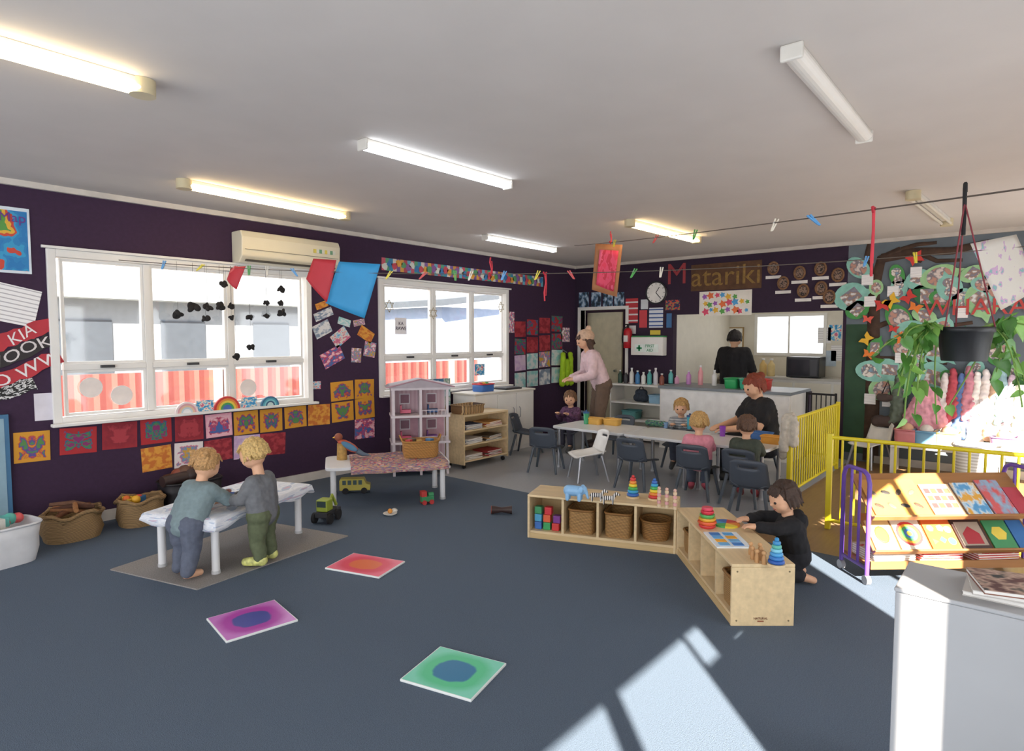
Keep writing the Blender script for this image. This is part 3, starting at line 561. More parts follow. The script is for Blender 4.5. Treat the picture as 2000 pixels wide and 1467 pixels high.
# bird puppet on display table
r=thing('toy_bird','brown toy bird with blue wing perched on a wooden stump','toy bird',onT2(-.38,.1,.37),T2A)
MB().cyl((-.04,0,0),(-.04,0,.16),.05,M('a88448',.8,0,30,.3),.045).build('stump',r)
MB().ell((.02,0,.13),(.12,.045,.042),M('b8543a'),rot=Matrix.Rotation(.55,3,'Y')).tube([(.1,0,.08),(.16,0,.04),(.22,0,.03)],[.03,.022,.008],M('5a6a7a')).build('body',r)
MB().ell((-.07,0,.22),(.04,.036,.04),M('8a4a34')).cyl((-.125,0,.215),(-.1,0,.22),.003,M('e0b040'),.012).build('head',r)
MB().ell((.03,-.042,.13),(.09,.012,.03),M('4a7a9a'),rot=Matrix.Rotation(.55,3,'Y')).build('wing',r)
# floor tiles
def ftile(q,mat,label):
    q=[fl(*p) for p in q]; c=sum(q,V())/4; e1=(q[1]-q[0]+q[2]-q[3])/2; e2=(q[3]-q[0]+q[2]-q[1])/2
    one(MB().box((0,0,.006),(e1.length,e2.length,.012),mat),'floor_tile',label,'floor tile',(c.x,c.y,0),math.atan2(e1.y,e1.x),'liquid floor tiles on the carpet',bev=.003)
ftile([(633,1112),(742,1131),(790,1099),(692,1083)],tilemat('e2703e','e2455f','ee6f86'),'red and orange liquid floor tile, furthest back')
ftile([(400,1208),(440,1253),(585,1218),(540,1178)],tilemat('4a50a0','b03aa8','c878c8'),'purple liquid floor tile with blue centre')
ftile([(772,1328),(912,1370),(997,1302),(868,1269)],tilemat('23749e','52c48c','7cd4b8'),'green liquid floor tile with blue centre, nearest camera')
# birch shelves
BIR=wood('d9c096',3,(1,10,10)); BIRI=wood('c9ac7c',3,(1,10,10))
SL,SDp,SH=1.12,.34,.34
def cubby(label,loc,rz,div):
    r=thing('cubby_shelf',label,'shelf',loc,rz,'low birch cubby shelves'); t=.018
    B(0,SL,0,SDp,SH-t,SH,BIR).build('top',r,bev=.004); B(t,SL-t,.01,SDp,.04,.04+t,BIR).build('base_shelf',r)
    for x in (0,SL-t): B(x,x+t,0,SDp,0,SH-t,BIR).build('side_panel',r,bev=.003)
    B(t,SL-t,SDp-.012,SDp,.04+t,SH-t,BIRI).build('back_panel',r); B(t,SL-t,.005,.02,0,.04,BIRI).build('plinth',r)
    for x in div: B(x,x+t,.01,SDp-.012,.04+t,SH-t,BIR).build('divider',r)
    return r
pl,pr=fl(1030,1050),fl(1320,1083); a1=math.atan2((pr-pl).y,(pr-pl).x); S1=cubby('low birch cubby shelf with animal figures on top',(pl.x,pl.y,0),a1,[.27,.54,.82])
n1=fl(1427,1223)
far=n1+V((cA,sA,0))*SL; S2=cubby('low birch cubby shelf nearest camera, end panel facing front',(far.x,far.y,0),A+PI,[.27,.54,.82])
def onS(root,x,y,z=SH): return Matrix.LocRotScale(root.location,root.rotation_euler,None)@V((x,y,z))
def rel(root,px,py,z=SH): return at(px,py,z=z)
r=S2; MB().text('NATURAL',.017,M('6a3a22'),lambda x,y,z:V((SL+.001+z,SDp*.47+x,y+.042))).box((SL+.001,SDp*.47,.027),(.002,.034,.006),M('8a4a30')).build('lettering',r)
for yy,zz_ in ((.03,.3),(.31,.3),(.03,.03),(.31,.03)): MB().cyl((SL,yy,zz_),(SL+.002,yy,zz_),.005,M('7a6a50')).build('screw',r)
WK=weave('b58a54',70)
for x,l in ((.41,'wicker basket in second cubby of back shelf'),(.69,'wicker basket in third cubby of back shelf')):
    tub('wicker_basket',l,'basket',onS(S1,x,.16,.058),a1,.2,.24,.18,WK,.95,M('8a6030'),e=.35)
tub('wicker_basket','round wicker basket in right end cubby of back shelf','basket',onS(S1,.96,.16,.058),a1,.22,.24,.14,weave('a87a44',60),.85,M('8a6030'),e=.9)
tub('wicker_basket','wicker basket in the nearest cubby of front shelf','basket',onS(S2,.96,.15,.058),A+PI,.17,.24,.17,WK,.95,M('8a6030'),e=.35)
tub('wicker_basket','wicker basket in the far cubby of front shelf','basket',onS(S2,.14,.15,.058),A+PI,.17,.24,.15,WK,.95,M('8a6030'),e=.35)
for x,z,c,n in ((.05,0,'3a6ab0','blue'),(.12,0,'3a9a5a','green'),(.19,0,'c83a3a','red'),(.05,1,'4a9ac0','aqua'),(.12,1,'d8603a','orange'),(.2,1,'7a3a8a','purple'),(.05,2,'3a8a5a','dark green'),(.13,2,'c8303a','crimson')):
    one(MB().box((0,0,.03),(.058,.058,.058),M(c,.4)),'toy_block','%s plastic cube stacked in left cubby of back shelf'%n,'block',onS(S1,x+.02,.08,.058+z*.06),a1,'cubes in the back shelf',bev=.006)
# people & blobs
FOLD=bpy.data.textures.new('cloth_folds','CLOUDS'); FOLD.noise_scale=.055; FOLD.noise_depth=2
def blob(name,par,mat,caps,ells=(),vox=.006,sm=4,fold=0):
    mb=MB()
    for a_,ra,b_,rb in caps:
        a_,b_=V(a_),V(b_); mb.ell(a_,(ra,)*3,mat); mb.ell(b_,(rb,)*3,mat); mb.cyl(a_,b_,ra,mat,rb,n=12)
    for c_,r_,rt in ells: mb.ell(c_,r_,mat,14,rot=rt)
    o=mb.build(name); q=o.modifiers.new('r','REMESH'); q.mode='VOXEL'; q.voxel_size=vox; q.use_smooth_shade=True
    if sm: q=o.modifiers.new('s','SMOOTH'); q.factor=.5; q.iterations=sm
    if fold: q=o.modifiers.new('f','DISPLACE'); q.texture=FOLD; q.strength=fold; q.mid_level=.42; q.texture_coords='LOCAL'
    bpy.context.view_layer.update()
    me=bpy.data.meshes.new_from_object(o.evaluated_get(bpy.context.evaluated_depsgraph_get()))
    old=o.data; o.modifiers.clear(); o.data=me; bpy.data.meshes.remove(old); me.name=name
    me.materials.clear(); me.materials.append(mat); me.polygons.foreach_set('use_smooth',[True]*len(me.polygons))
    o.parent=par; return o
# animals and toys on shelf 1
p=rel(S1,1121,978)
r=thing('toy_elephant','light blue toy elephant on the back birch shelf','toy animal',p,a1)
blob('body',r,M('8ab8e0',.4),[((-.04,0,.075),.042,(.04,0,.075),.04),((.07,0,.09),.03,(.07,0,.085),.03),((.09,0,.08),.014,(.105,0,.03),.009)]+[((x,y,.05),.016,(x,y,.015),.015) for x in (-.045,.045) for y in (-.024,.024)],[((.06,s*.035,.095),(.02,.006,.026),None) for s in (-1,1)],.004,2)
ZB=stripes(['e8e4e0','33302e'],0,9)
for px,py,l in ((1165,980,'left'),(1188,986,'right')):
    p=rel(S1,px,py); r=thing('toy_zebra','striped toy zebra on the back shelf, %s one'%l,'toy animal',p,a1+.2)
    blob('body',r,ZB,[((-.03,0,.05),.017,(.03,0,.05),.017),((.035,0,.055),.012,(.055,0,.085),.01),((.055,0,.085),.011,(.078,0,.075),.008)]+[((x,y,.04),.008,(x,y,.008),.006) for x in (-.032,.032) for y in (-.01,.01)]+[((-.046,0,.05),.004,(-.055,0,.025),.003)],(),.003,1)
def stacker(p,label,cols,h,rz=0,r0=.045,nm='stacking_tower'):
    r=thing(nm,label,'stacking toy',p,rz); MB().cyl((0,0,0),(0,0,.014),r0*1.1,BIR,n=20).build('base',r); MB().cyl((0,0,.014),(0,0,h+.015),.007,BIR).build('peg',r)
    n=len(cols)
    for i,c in enumerate(cols):
        z=.014+h*i/n; q=r0*(1-.62*i/n); t=h/n; MB().lathe([(q*.8,z),(q,z+t*.25),(q,z+t*.75),(q*.8,z+t*.98)],M(c,.4)).build('ring',r)
    MB().ell((0,0,h+.022),(.012,)*3,M(cols[-1])).build('knob',r)
RB=['3a6ab8','3a9ac8','4aa85a','e0c83a','e0883a','c83a3a']
stacker(rel(S1,1236,972),'rainbow ring stacking tower on back shelf, left one',RB,.14)
stacker(rel(S1,1278,976),'rainbow ring stacking tower on back shelf, right one',RB[::-1],.13)
for i,(px,py) in enumerate([(1287,990),(1302,992),(1318,995)]):
    p=rel(S1,px,py); mb=MB()
    for kk in range(5): mb.cyl((0,0,kk*.026),(0,0,kk*.026+.02),.014,M('d8a0a0' if kk%2 else 'd8c0a0'),n=10)
    mb.cyl((0,0,0),(0,0,.13),.009,M('c8a888')); mb.ell((0,0,.135),(.012,)*3,M('d8b0a0'))
    one(mb,'peg_figure','pinkish wooden peg stack on back shelf, %s from left'%ORD[i],'peg toy',p,0,'peg stacks on the back shelf')
# on shelf 2
p=rel(S2,1381,1030); r=thing('stacking_bowls','red topped stack of rainbow bowls on front shelf','stacking toy',p)
for i,c in enumerate(['c83a3a','e0603a','e0a83a','5aa85a','c83040','d84a60']):
    z=i*.022; q=.06-.006*abs(i-1); MB().lathe([(q*.8,z),(q,z+.012),(q*.95,z+.021)],M(c,.4)).build('bowl',r)
p=rel(S2,1418,1025)
r=thing('rainbow_disc','wooden disc with rainbow segments on front shelf','puzzle',p,.3)
for i,c in enumerate(RB): MB().prism([(0,0)]+[(.085*math.cos(2*PI*(i+t/4)/6),.085*math.sin(2*PI*(i+t/4)/6)) for t in range(5)],0,.012,M(c,.5)).build('segment',r)
q=[at(x,y,z=SH) for x,y in ((1376,1042),(1408,1078),(1467,1070),(1430,1036))]; c=sum(q,V())/4; e1=q[1]-q[0]
r=thing('picture_board','blue and white picture board lying on front shelf','puzzle board',(c.x,c.y,SH),math.atan2(e1.y,e1.x))
B(-.14,.14,-.1,.1,0,.008,M('dfe6ec',.4)).build('board',r)
for i in range(4):
    for j in range(2): B(-.12+i*.062,-.07+i*.062,-.075+j*.08,-.015+j*.08,.008,.011,M(['3a7ac0','5aa0d8','e0a030','6aa8d8'][(i+j)%4])).build('picture_cell',r)
for i,(px,py) in enumerate([(1470,1092),(1478,1098),(1487,1094),(1492,1102),(1466,1083),(1484,1085)]):
    p=rel(S2,px,py); one(MB().lathe([(.012,0),(.013,.02),(.009,.045),(.005,.05)],M('b88a5a')).ell((0,0,.06),(.0125,)*3,M('c89a6a')),'peg_figure','plain wooden peg figure in the front shelf cluster, %s one'%ORD[i],'peg toy',p,0,'wooden pegs on the front shelf')
stacker(rel(S2,1516,1105),'blue ring stacking cone on near end of front shelf',['2a5aa8','3a7ac0','4a9ad0','7ac0d8','5ab0a0','3a8ac0'],.12,0,.042)
# chairs
def make_chair(label,sm,lm,loc,rz,group):
    r=thing('toddler_chair',label,'chair',loc,rz,group)
    MB().grid(lambda u,v:(-.16+.33*u,(v-.5)*.33*(1-.12*(1-u)),.275+.04*abs(2*v-1)**3*(1-u*.6)+.02*(1-u)**4-.015*u**6),10,10,sm).build('seat',r,sol=.014)
    MB().grid(lambda u,v:(-.165-.07*u+.05*abs(2*v-1)**2,(v-.5)*(.33-.03*u),.30+.24*u-.03*abs(2*v-1)**4*u),10,12,sm,lambda i,j:i in (7,) and 3<=j<=8).build('backrest',r,sol=.014)
    for sx in (-1,1):
        for sy in (-1,1): MB().cyl((sx*.12,sy*.12,.28),(sx*.175-.01,sy*.17,0),.017,lm,.013).build('leg',r)
    return r
CH=M('434a55',.5,0,10,.06); CHL=M('4a525c',.45)
gC='slate blue toddler chairs'
c0=make_chair('slate chair with its back to camera at the middle of the table row',CH,CHL,(5.74,3.14,0),.05,gC)
def pc(x,y,rz,l): dup(c0,(x,y,0),rz,l)
q=fl(1023,886); pc(q.x,q.y-.06,-1.2,'slate chair standing beside the white cupboard')
pc(5.76,4.34,.35,'slate chair at left end of the far table, angled')
PKC=(5.78,2.5); GRC=(5.84,2.06)
pc(PKC[0]-.01,PKC[1],.1,'slate chair under the toddler in pink'); pc(GRC[0]-.01,GRC[1],.0,'slate chair under the toddler in green'); pc(5.36,1.82,.1,'empty slate chair nearest camera, right end of table')
pc(6.95,3.22,PI,'slate chair on the far side, under the toddler facing camera'); pc(7.02,2.35,2.9,'slate chair under the seated woman in black'); pc(6.98,4.84,PI,'slate chair under the toddler by the standing woman')
pc(6.95,4.1,PI,'empty slate chair on the far side of left table')
WCH=M('e4e2de',.4)
make_chair('white plastic toddler chair with metal legs at left table',WCH,STEEL,(5.68,3.72,0),2.5,'white toddler chairs')
q=fl(1698,912); make_chair('white toddler chair behind the yellow gate',WCH,STEEL,(q.x,q.y,0),2.6,'white toddler chairs')
TGR=M('d4d6d8',.3,0,5,.03)
for y0,y1,l in ((3.46,4.42,'grey white dining table at the left end of the row'),(2.68,3.45,'grey white dining table in the middle of the row'),(1.9,2.67,'grey white dining table at the right end by yellow gate')):
    table(l,(6.28,(y0+y1)/2,0),PI/2,y1-y0,.66,.5,.02,STEEL,TGR,'dining tables in a row','dining_table')
# table things
def cup(px,py,z,c,n,where,h=.1,r0=.032,lid=None):
    p=at(px,py,z=z); r=thing('drink_cup','%s drink cup %s'%(n,where),'cup',p)
    MB().lathe([(r0*.8,0),(r0,h),(r0*.85,h),(r0*.65,.006)],M(c,.4)).build('body',r)
    if lid: MB().cyl((0,0,h),(0,0,h+.02),r0*1.05,M(lid,.4)).cyl((0,0,h+.02),(0,0,h+.04),r0*.3,M(lid)).build('lid',r)
cup(1145,828,.5,'3a9a6a','green','on the left table',.13,.035,'2a5a8a')
cup(1300,836,.5,'6a8ab0','blue','before the toddler facing camera',.07,.03); cup(1347,838,.5,'3a9ab0','teal','beside the facing toddler on table',.14,.035,'2a4a7a')
cup(1411,852,.5,'8a3ab0','purple','on the right table',.11,.033)
def fbox(px,py,c,l):
    p=at(px,py,z=.5); tub('snack_box',l,'box',(p.x,p.y,.5),PI/2,.2,.14,.07,M(c,.5),.92,e=.3)
fbox(1162,828,'d8a850','yellow snack box on left table beside green cup'); fbox(1196,830,'d8a850','yellow snack box on left table, right one'); fbox(1508,866,'e0a040','orange yellow box at right end of table'); fbox(1488,858,'3a6aa8','blue snack box beside the orange one')
p=at(1281,834,z=.5); r=thing('pencil_case','dark patterned pencil case on the middle table','pencil case',(p.x,p.y,.5),PI/2)
blob('body',r,paint(['223a5a','2a4a4a','4a8a5a','8a4a7a'],9),[((-.1,0,.04),.04,(.1,0,.04),.04)],(),.008); MB().tube([(-.1,0,.081),(.1,0,.081)],.004,M('c0c0c0')).build('zip',r)
# dollhouse
PKW=M('d2c8cc',.5)
r=thing('dollhouse','tall pinkish grey open fronted dollhouse behind the display table','dollhouse',(4.74,5.4,0),-.62)
for x in (-.3,-.0,.3):
    for y in (-.15,.15): B(x-.014,x+.014,y-.014,y+.014,0,.99,PKW).build('post',r)
for z in (.08,.37,.67,.98): B(-.33,.33,-.18,.18,z-.013,z+.013,PKW).build('floor_panel',r)
PW=stripes(['c3a3ab','cfb4bb'],0,12); PW2=M('c49aa6',.6,0,10,.15)
for z0,z1,m in ((.094,.356,PW),(.384,.656,PW2),(.684,.966,PW)): B(-.3,.3,.13,.142,z0,z1,m).build('back_wall',r)
for z0,z1 in ((.094,.356),(.384,.656),(.684,.966)):
    B(-.322,-.308,-.16,.16,z0,z1,M('b4a6ac')).build('side_wall',r); B(-.006,.006,-.13,.13,z0,z1,PKW).build('inner_wall',r)
    for x in (-.155,.155):
        wn=B(x-.06,x+.06,.122,.13,z0+.1,z0+.22,M('dcd6da')).build('window',r); B(x-.048,x+.048,.119,.122,z0+.112,z0+.208,M('8a6472')).build('pane',wn)
for z0 in (.094,.384,.684):
    for k in range(7): B(.012+k*.044,.018+k*.044,-.178,-.171,z0,z0+.05,PKW).build('baluster',r)
    B(.005,.31,-.18,-.169,z0+.05,z0+.057,PKW).build('balcony_rail',r)
MB().prism([(-.38,.994),(.38,.994),(.34,1.02),(.0,1.085),(-.34,1.02)],-.2,.2,M('a9a0a8'),WF).build('roof',r)
for a_,b_ in (((-.38,1.0),(0,1.09)),((0,1.09),(.38,1.0))): MB().tube([(a_[0],-.2,a_[1]),(b_[0],-.2,b_[1])],.009,M('b08a94'),6).build('roof_trim',r)
for x,y,z,c,n in ((-.16,0,.094,'b05a8a','sofa'),(.15,-.03,.094,'d8d0d0','bed'),(-.16,-.02,.384,'c04a6a','table'),(.14,0,.384,'7a4a8a','wardrobe'),(-.16,0,.684,'d06a80','bed'),(.15,0,.684,'3a5a8a','chest')):
    mb=MB().box((0,0,.03),(.12,.08,.04),M(c)).box((-.05,0,.06),(.015,.08,.08),M(c))
    for sx in (-.05,.05): mb.box((sx,0,.005),(.012,.06,.01),M('6a4a3a'))
    one(mb,'doll_furniture','%s toy %s in the dollhouse, %s floor'%({'b':'pink','c':'rose','d':'pale','7':'purple','3':'blue'}[c[0]],n,'top' if z>.6 else 'middle' if z>.3 else 'ground'),'doll furniture',Matrix.LocRotScale(r.location,r.rotation_euler,None)@V((x,y,z)),-.62)
# watercolour stand, trolley, cupboard
r=thing('book_trolley','birch trolley with three tiers of magazines by white cupboard','trolley',(5.16,5.1,0)); TL=.8
for x in (0,TL-.02): B(x,x+.02,0,.34,.05,.62,BIR).build('side_panel',r)
for z in (.08,.27,.44): B(.02,TL-.02,.0,.33,z,z+.018,BIR).build('shelf',r)
B(0,TL,0,.34,.62,.64,BIR).build('top',r); B(.02,TL-.02,.33,.34,.08,.62,BIRI).build('back_panel',r)
for x in (.05,TL-.05):
    for y in (.05,.29): MB().cyl((x-.012,y,.025),(x+.012,y,.025),.025,DK).build('wheel',r)
MC=[('c8b8a8','beige'),('b03a3a','red'),('d8d0c8','white'),('5a4a3a','brown'),('3a4a6a','navy'),('d8a060','tan')]
i=0
for z in (.098,.288,.458):
    for x in (.2,.56):
        hz=z
        for k in range(5):
            c,n=MC[(i*5+k*k)%6]; i+=1; mb=MB().box((0,0,.006),(.28,.24,.011),M(c)).box((0,-.001,.006),(.275,.242,.006),M('e8e4dc'))
            one(mb,'magazine','%s magazine in the trolley %s tier, %s pile, %s from below'%(n,'lowest' if z<.2 else 'middle' if z<.4 else 'upper','left' if x<.4 else 'right',ORD[k]),'magazine',(5.16+x,5.24,hz),rnd.uniform(-.2,.2),'magazines in the trolley'); hz+=.012
tub('wicker_tray','brown checked wicker tray on top of the trolley','tray',(5.4,5.27,.64),0,.4,.26,.1,stripes(['7a5a3a','c8a878','4a3424','a88858'],0,9),.95,e=.4)
r=thing('white_cupboard','white two door cupboard in the corner under second window','cupboard',(5.75,5.47,0))
B(0,1.2,0,.41,0,.81,WHT).build('body',r,bev=.004); B(-.02,1.22,-.02,.42,.81,.835,M('cfc8bc')).build('worktop',r,bev=.004)
for x in (.42,.81):
    hx=x+(.31 if x<.6 else .05); dd=B(x,x+.37,-.016,0,.06,.79,WHT).build('door',r,bev=.004); MB().tube([(hx,-.017,.45),(hx,-.04,.47),(hx,-.04,.58),(hx,-.017,.6)],.006,STEEL,6).build('handle',dd)
tub('toy_crate','blue and red crate on the white cupboard','crate',(6.1,5.66,.835),0,.26,.2,.1,M('3a6ab0',.4),.95,M('c83a3a'),e=.3)
for i,(c,n) in enumerate([('c83a3a','red'),('d8a030','yellow'),('4a9a4a','green')]): one(MB().ell((0,0,.04),(.05,.04,.04),M(c)),'toy_ball','%s toy in crate on the white cupboard'%n,'toy',(6.04+.06*i,5.66,.88))
one(MB().box((0,0,.01),(.34,.24,.02),M('2a2a2e',.4)).box((0,0,.024),(.3,.2,.008),M('5a5a60')),'paper_tray','flat black tray of papers on the white cupboard','tray',(6.6,5.66,.836))
r=thing('paint_easel','watercolour painting on a stand behind the dollhouse','painting stand',(5.2,5.62,.0),-.2)
MB().box((0,0,.88),(.42,.01,.34),paint(['8ab8d0','c0d8e0','6a9a8a','d8d8d0','4a7aa0'],4,soft=True)).build('painting',r)
for x in (-.14,.14): MB().cyl((x,.02,.0),(x,.012,1.0),.012,BIR).build('stand_leg',r)
# vehicles and floor toys
def wheels(r,xs,y,rr,m=DK):
    for x in xs:
        for s in (-1,1): MB().cyl((x,s*y-.012,rr),(x,s*y+.012,rr),rr,m,n=16).build('wheel',r)
p=fl(694,962); r=thing('toy_bus','yellow green toy bus under the display table','toy vehicle',(p.x,p.y,0),A-PI/2+.15)
YB=M('b8a84a',.4); MB().prism([(-.15,.03),(.15,.03),(.15,.09),(.11,.1),(.09,.15),(-.14,.15),(-.15,.13)],-.05,.05,YB,WF).build('body',r,bev=.008)
for i in range(4):
    for s in (-1,1): B(-.12+i*.052,-.085+i*.052,s*.051-.001,s*.051+.001,.09,.135,M('4a5a5a',.2)).build('window',r)
wheels(r,(-.09,.09),.05,.03)
p=fl(638,1018); r=thing('toy_digger','dark toy digger with lime cab beside the play table','toy vehicle',(p.x,p.y,0),.5)
MB().box((0,0,.075),(.2,.11,.05),M('2c2c30')).box((.1,0,.07),(.06,.14,.06),M('3a3a3e')).build('chassis',r,bev=.008)
MB().box((-.03,0,.15),(.11,.1,.1),M('9aa83a',.4)).build('cab',r,bev=.01); B(-.088,-.086,-.04,.04,.14,.19,M('3a4a4a',.2)).build('window',r)
MB().tube([(.03,0,.12),(.1,0,.2),(.17,0,.1)],.014,M('9aa83a')).build('arm',r); wheels(r,(-.07,.07),.07,.045)
p=fl(834,984); r=thing('toy_train','small green and red toy engine under display table','toy vehicle',(p.x,p.y,0),-.4)
MB().box((0,0,.05),(.12,.06,.05),M('3a8a5a',.4)).cyl((.01,0,.085),(.06,0,.085),.022,M('3a8a5a')).build('body',r,bev=.004); B(-.06,-.01,-.03,.03,.075,.125,M('b83a34')).build('cab',r); wheels(r,(-.035,.035),.03,.022,M('b03030'))
p=fl(762,1006); r=thing('toy_saucers','white toy saucer with orange ball on the carpet','toy',(p.x,p.y,0))
MB().lathe([(.03,0),(.06,.015),(.062,.02),(.03,.01)],M('e0dcd4')).build('saucer',r); MB().ell((.07,.03,.02),(.03,.03,.02),M('e0dcd4')).build('dish',r); MB().ell((.0,0,.035),(.022,)*3,M('d8903a')).build('ball',r)
p=fl(980,1004); r=thing('toy_drum','dark wooden hand drum lying on the carpet','toy drum',(p.x,p.y,.038),A-PI/2)
MB().loft([[V((x,rr*math.cos(2*PI*k/16),rr*math.sin(2*PI*k/16))) for k in range(16)] for x,rr in ((-.09,.037),(-.05,.032),(0,.022),(.05,.03),(.09,.037))],M('3a2826',.5)).build('body',r)
MB().cyl((-.094,0,0),(-.09,0,0),.036,M('a8503a'),n=16).build('drum_head',r)
# ---------------------------------------------------------------- gates
YEL=M('dcca22',.4,0,6,.05)
def fence(name,label,x0,y0,x1,y1,h,n,post=True):
    d=V((x1-x0,y1-y0,0)); L=d.length; r=thing(name,label,'gate',(x0,y0,0),math.atan2(d.y,d.x))
    for x in (0,L): B(x-.02,x+.02,-.02,.02,0,h,YEL).build('post',r,bev=.004)
    MB().cyl((.02,0,h-.03),(L-.02,0,h-.03),.016,YEL).build('top_rail',r); MB().cyl((.02,0,.07),(L-.02,0,.07),.014,YEL).build('bottom_rail',r)
    for i in range(1,n): MB().cyl((L*i/n,0,.07),(L*i/n,0,h-.03),.009,YEL,n=8).build('bar',r)
    return r
fence('safety_gate','yellow barred gate running back beside the dining tables',6.2,1.77,8.05,1.77,.8,22)
fence('safety_fence','yellow barred fence behind the book rack',5.46,1.25,5.46,-.75,.78,22)
r=thing('kitchen_gate','black barred safety gate at the kitchen entry','gate',(8.6,1.92,0),PI/2)
for x in (0,.34): B(x-.012,x+.012,-.012,.012,0,.85,DK).build('post',r)
for z in (.06,.83): B(.012,.328,-.01,.01,z-.012,z+.012,DK).build('rail',r)
for i in range(1,6): MB().cyl((.34*i/6,0,.06),(.34*i/6,0,.83),.007,DK,n=6).build('bar',r)
r=thing('cardigan','pale grey cardigan draped over the yellow gate post','clothing',(6.2,1.77,0))
blob('cloth',r,M('bdb6aa',.9,0,30,.15,.2),[((-.03,.02,.8),.036,(.05,.0,.8),.034),((-.045,.03,.78),.036,(-.055,.04,.5),.045),((.0,.045,.78),.035,(.01,.06,.42),.04),((-.02,-.04,.78),.035,(-.03,-.045,.55),.04)],(),.008,4,.03)
# ---------------------------------------------------------------- book rack
w1=fl(1692,1142); rz=A-PI/2+.04; RK=thing('book_rack','purple framed rolling book rack with tilted wooden shelves','book rack',(w1.x,w1.y,0),rz)
PU=M('6a4aa8',.35); RW=wood('9c6c40',3,(1,10,10)); RL=1.1; RD_=.28
for x in (0,RL):
    f=MB().tube([(x,0,.06),(x,0,.64),(x,.02,.69),(x,.06,.71),(x,RD_-.06,.71),(x,RD_-.02,.69),(x,RD_,.64),(x,RD_,.06)],.014,PU).cyl((x,0,.1),(x,RD_,.1),.011,PU).cyl((x,.1,.1),(x,.1,.7),.009,PU).cyl((x,.19,.1),(x,.19,.7),.009,PU).build('end_frame',RK)
    for y in (0,RD_):
        MB().cyl((x-.014,y,.03),(x+.014,y,.03),.03,M('9a9aa0',.4),n=16).build('wheel',f)
def tilt(y0,z0,y1,z1): return math.atan2(z1-z0,y1-y0),math.hypot(z1-z0,y1-y0)
TIER=((-.01,.435,.24,.655),(-.03,.225,.15,.415))
for y0,z0,y1,z1 in TIER:
    t,l=tilt(y0,z0,y1,z1); o=MB().bb(.018,RL-.018,0,l,-.014,0,RW).build('tilted_shelf',RK,(0,y0,z0),rx=t,bev=.003)
    B(.018,RL-.018,-.014,0,-.02,.022,RW).build('lip',o,bev=.003)
B(.018,RL-.018,0,RD_,.11,.128,RW).build('bottom_shelf',RK); B(.018,RL-.018,-.012,0,.1,.15,RW).build('bottom_lip',RK)
RM=Matrix.LocRotScale(RK.location,RK.rotation_euler,None)
def rbook(ti,x,w_,h,mat,label,dy=.003):
    y0,z0,y1,z1=TIER[ti]; t,l=tilt(y0,z0,y1,z1)
    p=RM@V((x,y0+dy*math.cos(t),z0+dy*math.sin(t)))
    o=one(MB().bb(-w_/2,w_/2,0,h,.002,.012,mat),'picture_book',label,'book',p,rz,'picture books on the rack',rx=t)
    MB().bb(-w_/2+.004,w_/2-.004,.003,h-.003,.0005,.002,M('e8e4dc')).build('pages',o); return o
o=rbook(0,.22,.36,.27,M('b4803e',.6,0,8,.1),'tan animal picture book at left of the upper rack shelf')
zz=random.Random(4)
for i in range(8): MB().ell((0,0,0),(.032,.016,.001),M(['4a3a2c','6a5a4a','2e2a28'][i%3]),8,Matrix.Rotation(zz.uniform(-1,1),3,'Z')).build('animal_picture',o,(-.13+.085*(i%4),.07+.1*(i//4),.0125))
o=rbook(0,.52,.2,.23,M('c8a888',.5),'cream book with red rows in the middle of upper shelf')
for i in range(4):
    for j in range(3): B(-.085+i*.044,-.05+i*.044,.05+j*.055,.085+j*.055,.012,.0128,M(['b83a3a','98503a'][(i+j)%2])).build('picture_cell',o)
rbook(0,.715,.16,.24,paint(['3a7ab0','5a9ac8','c8d8e0','d8a040'],3,soft=True),'blue seaside book right of the cream book on upper shelf')
rbook(0,.885,.15,.26,paint(['b8c4d0','8aa0b8','c85a5a'],3,soft=True),'pale grey blue book near right end of upper rack shelf')
rbook(0,1.015,.1,.2,M('b03a4a',.5),'narrow crimson book at right end of upper rack shelf')
o=rbook(1,.11,.15,.2,M('d4b478',.5),'tan book with a yellow shape at left of middle shelf'); MB().ell((0,.1,.0125),(.045,.06,.001),M('e0b030')).build('picture',o)
ob=rbook(1,.29,.18,.21,M('d8d0bc',.5),'white book with nested colour rings on middle shelf')
for i,(rr,c) in enumerate(((.082,'c83a3a'),(.066,'e0a030'),(.05,'4a9a5a'),(.033,'3a6ab0'),(.017,'e0d040'))): MB().prism([(x,y+.105) for x,y in circ(rr)],.012,.0125+i*.0005,M(c)).build('ring',ob)
o=rbook(1,.49,.18,.2,M('d8682c',.5),'orange picture book with bright shapes on middle shelf')
for i,(x,y,c) in enumerate(((-.055,.05,'e0c040'),(.0,.06,'3a9a5a'),(.055,.05,'3a7ab8'),(-.05,.14,'d84a5a'),(.015,.14,'e8d8c0'),(.06,.13,'8a5ab0'))): MB().prism([(x+a_,y+b_) for a_,b_ in circ(.024,[3,4,16,6,5,8][i])],.012,.0128,M(c)).build('picture',o)
o=rbook(1,.69,.19,.2,M('3e2a28',.5),'dark framed book with a red house on middle shelf')
B(-.08,.08,.02,.18,.012,.0126,M('a89888')).build('picture',o); MB().prism([(-.055,.03),(.055,.03),(.055,.1),(0,.15),(-.055,.1)],.0126,.0132,M('a8303a')).build('house_picture',o)
o=rbook(1,.875,.15,.19,M('3f8a5a',.5),'green book near right end of middle rack shelf'); MB().prism([(a_,b_+.1) for a_,b_ in circ(.05,6)],.012,.0126,M('e0c850')).build('picture',o)
rbook(1,1.01,.1,.19,M('2f6aa8',.5),'narrow blue book at right end of middle rack shelf')
BC=[('c8b8a8','cream'),('c03a3a','red'),('2f6aa8','blue'),('d8a030','yellow'),('4a8a5a','green'),('d8d8d0','white')]
i=0
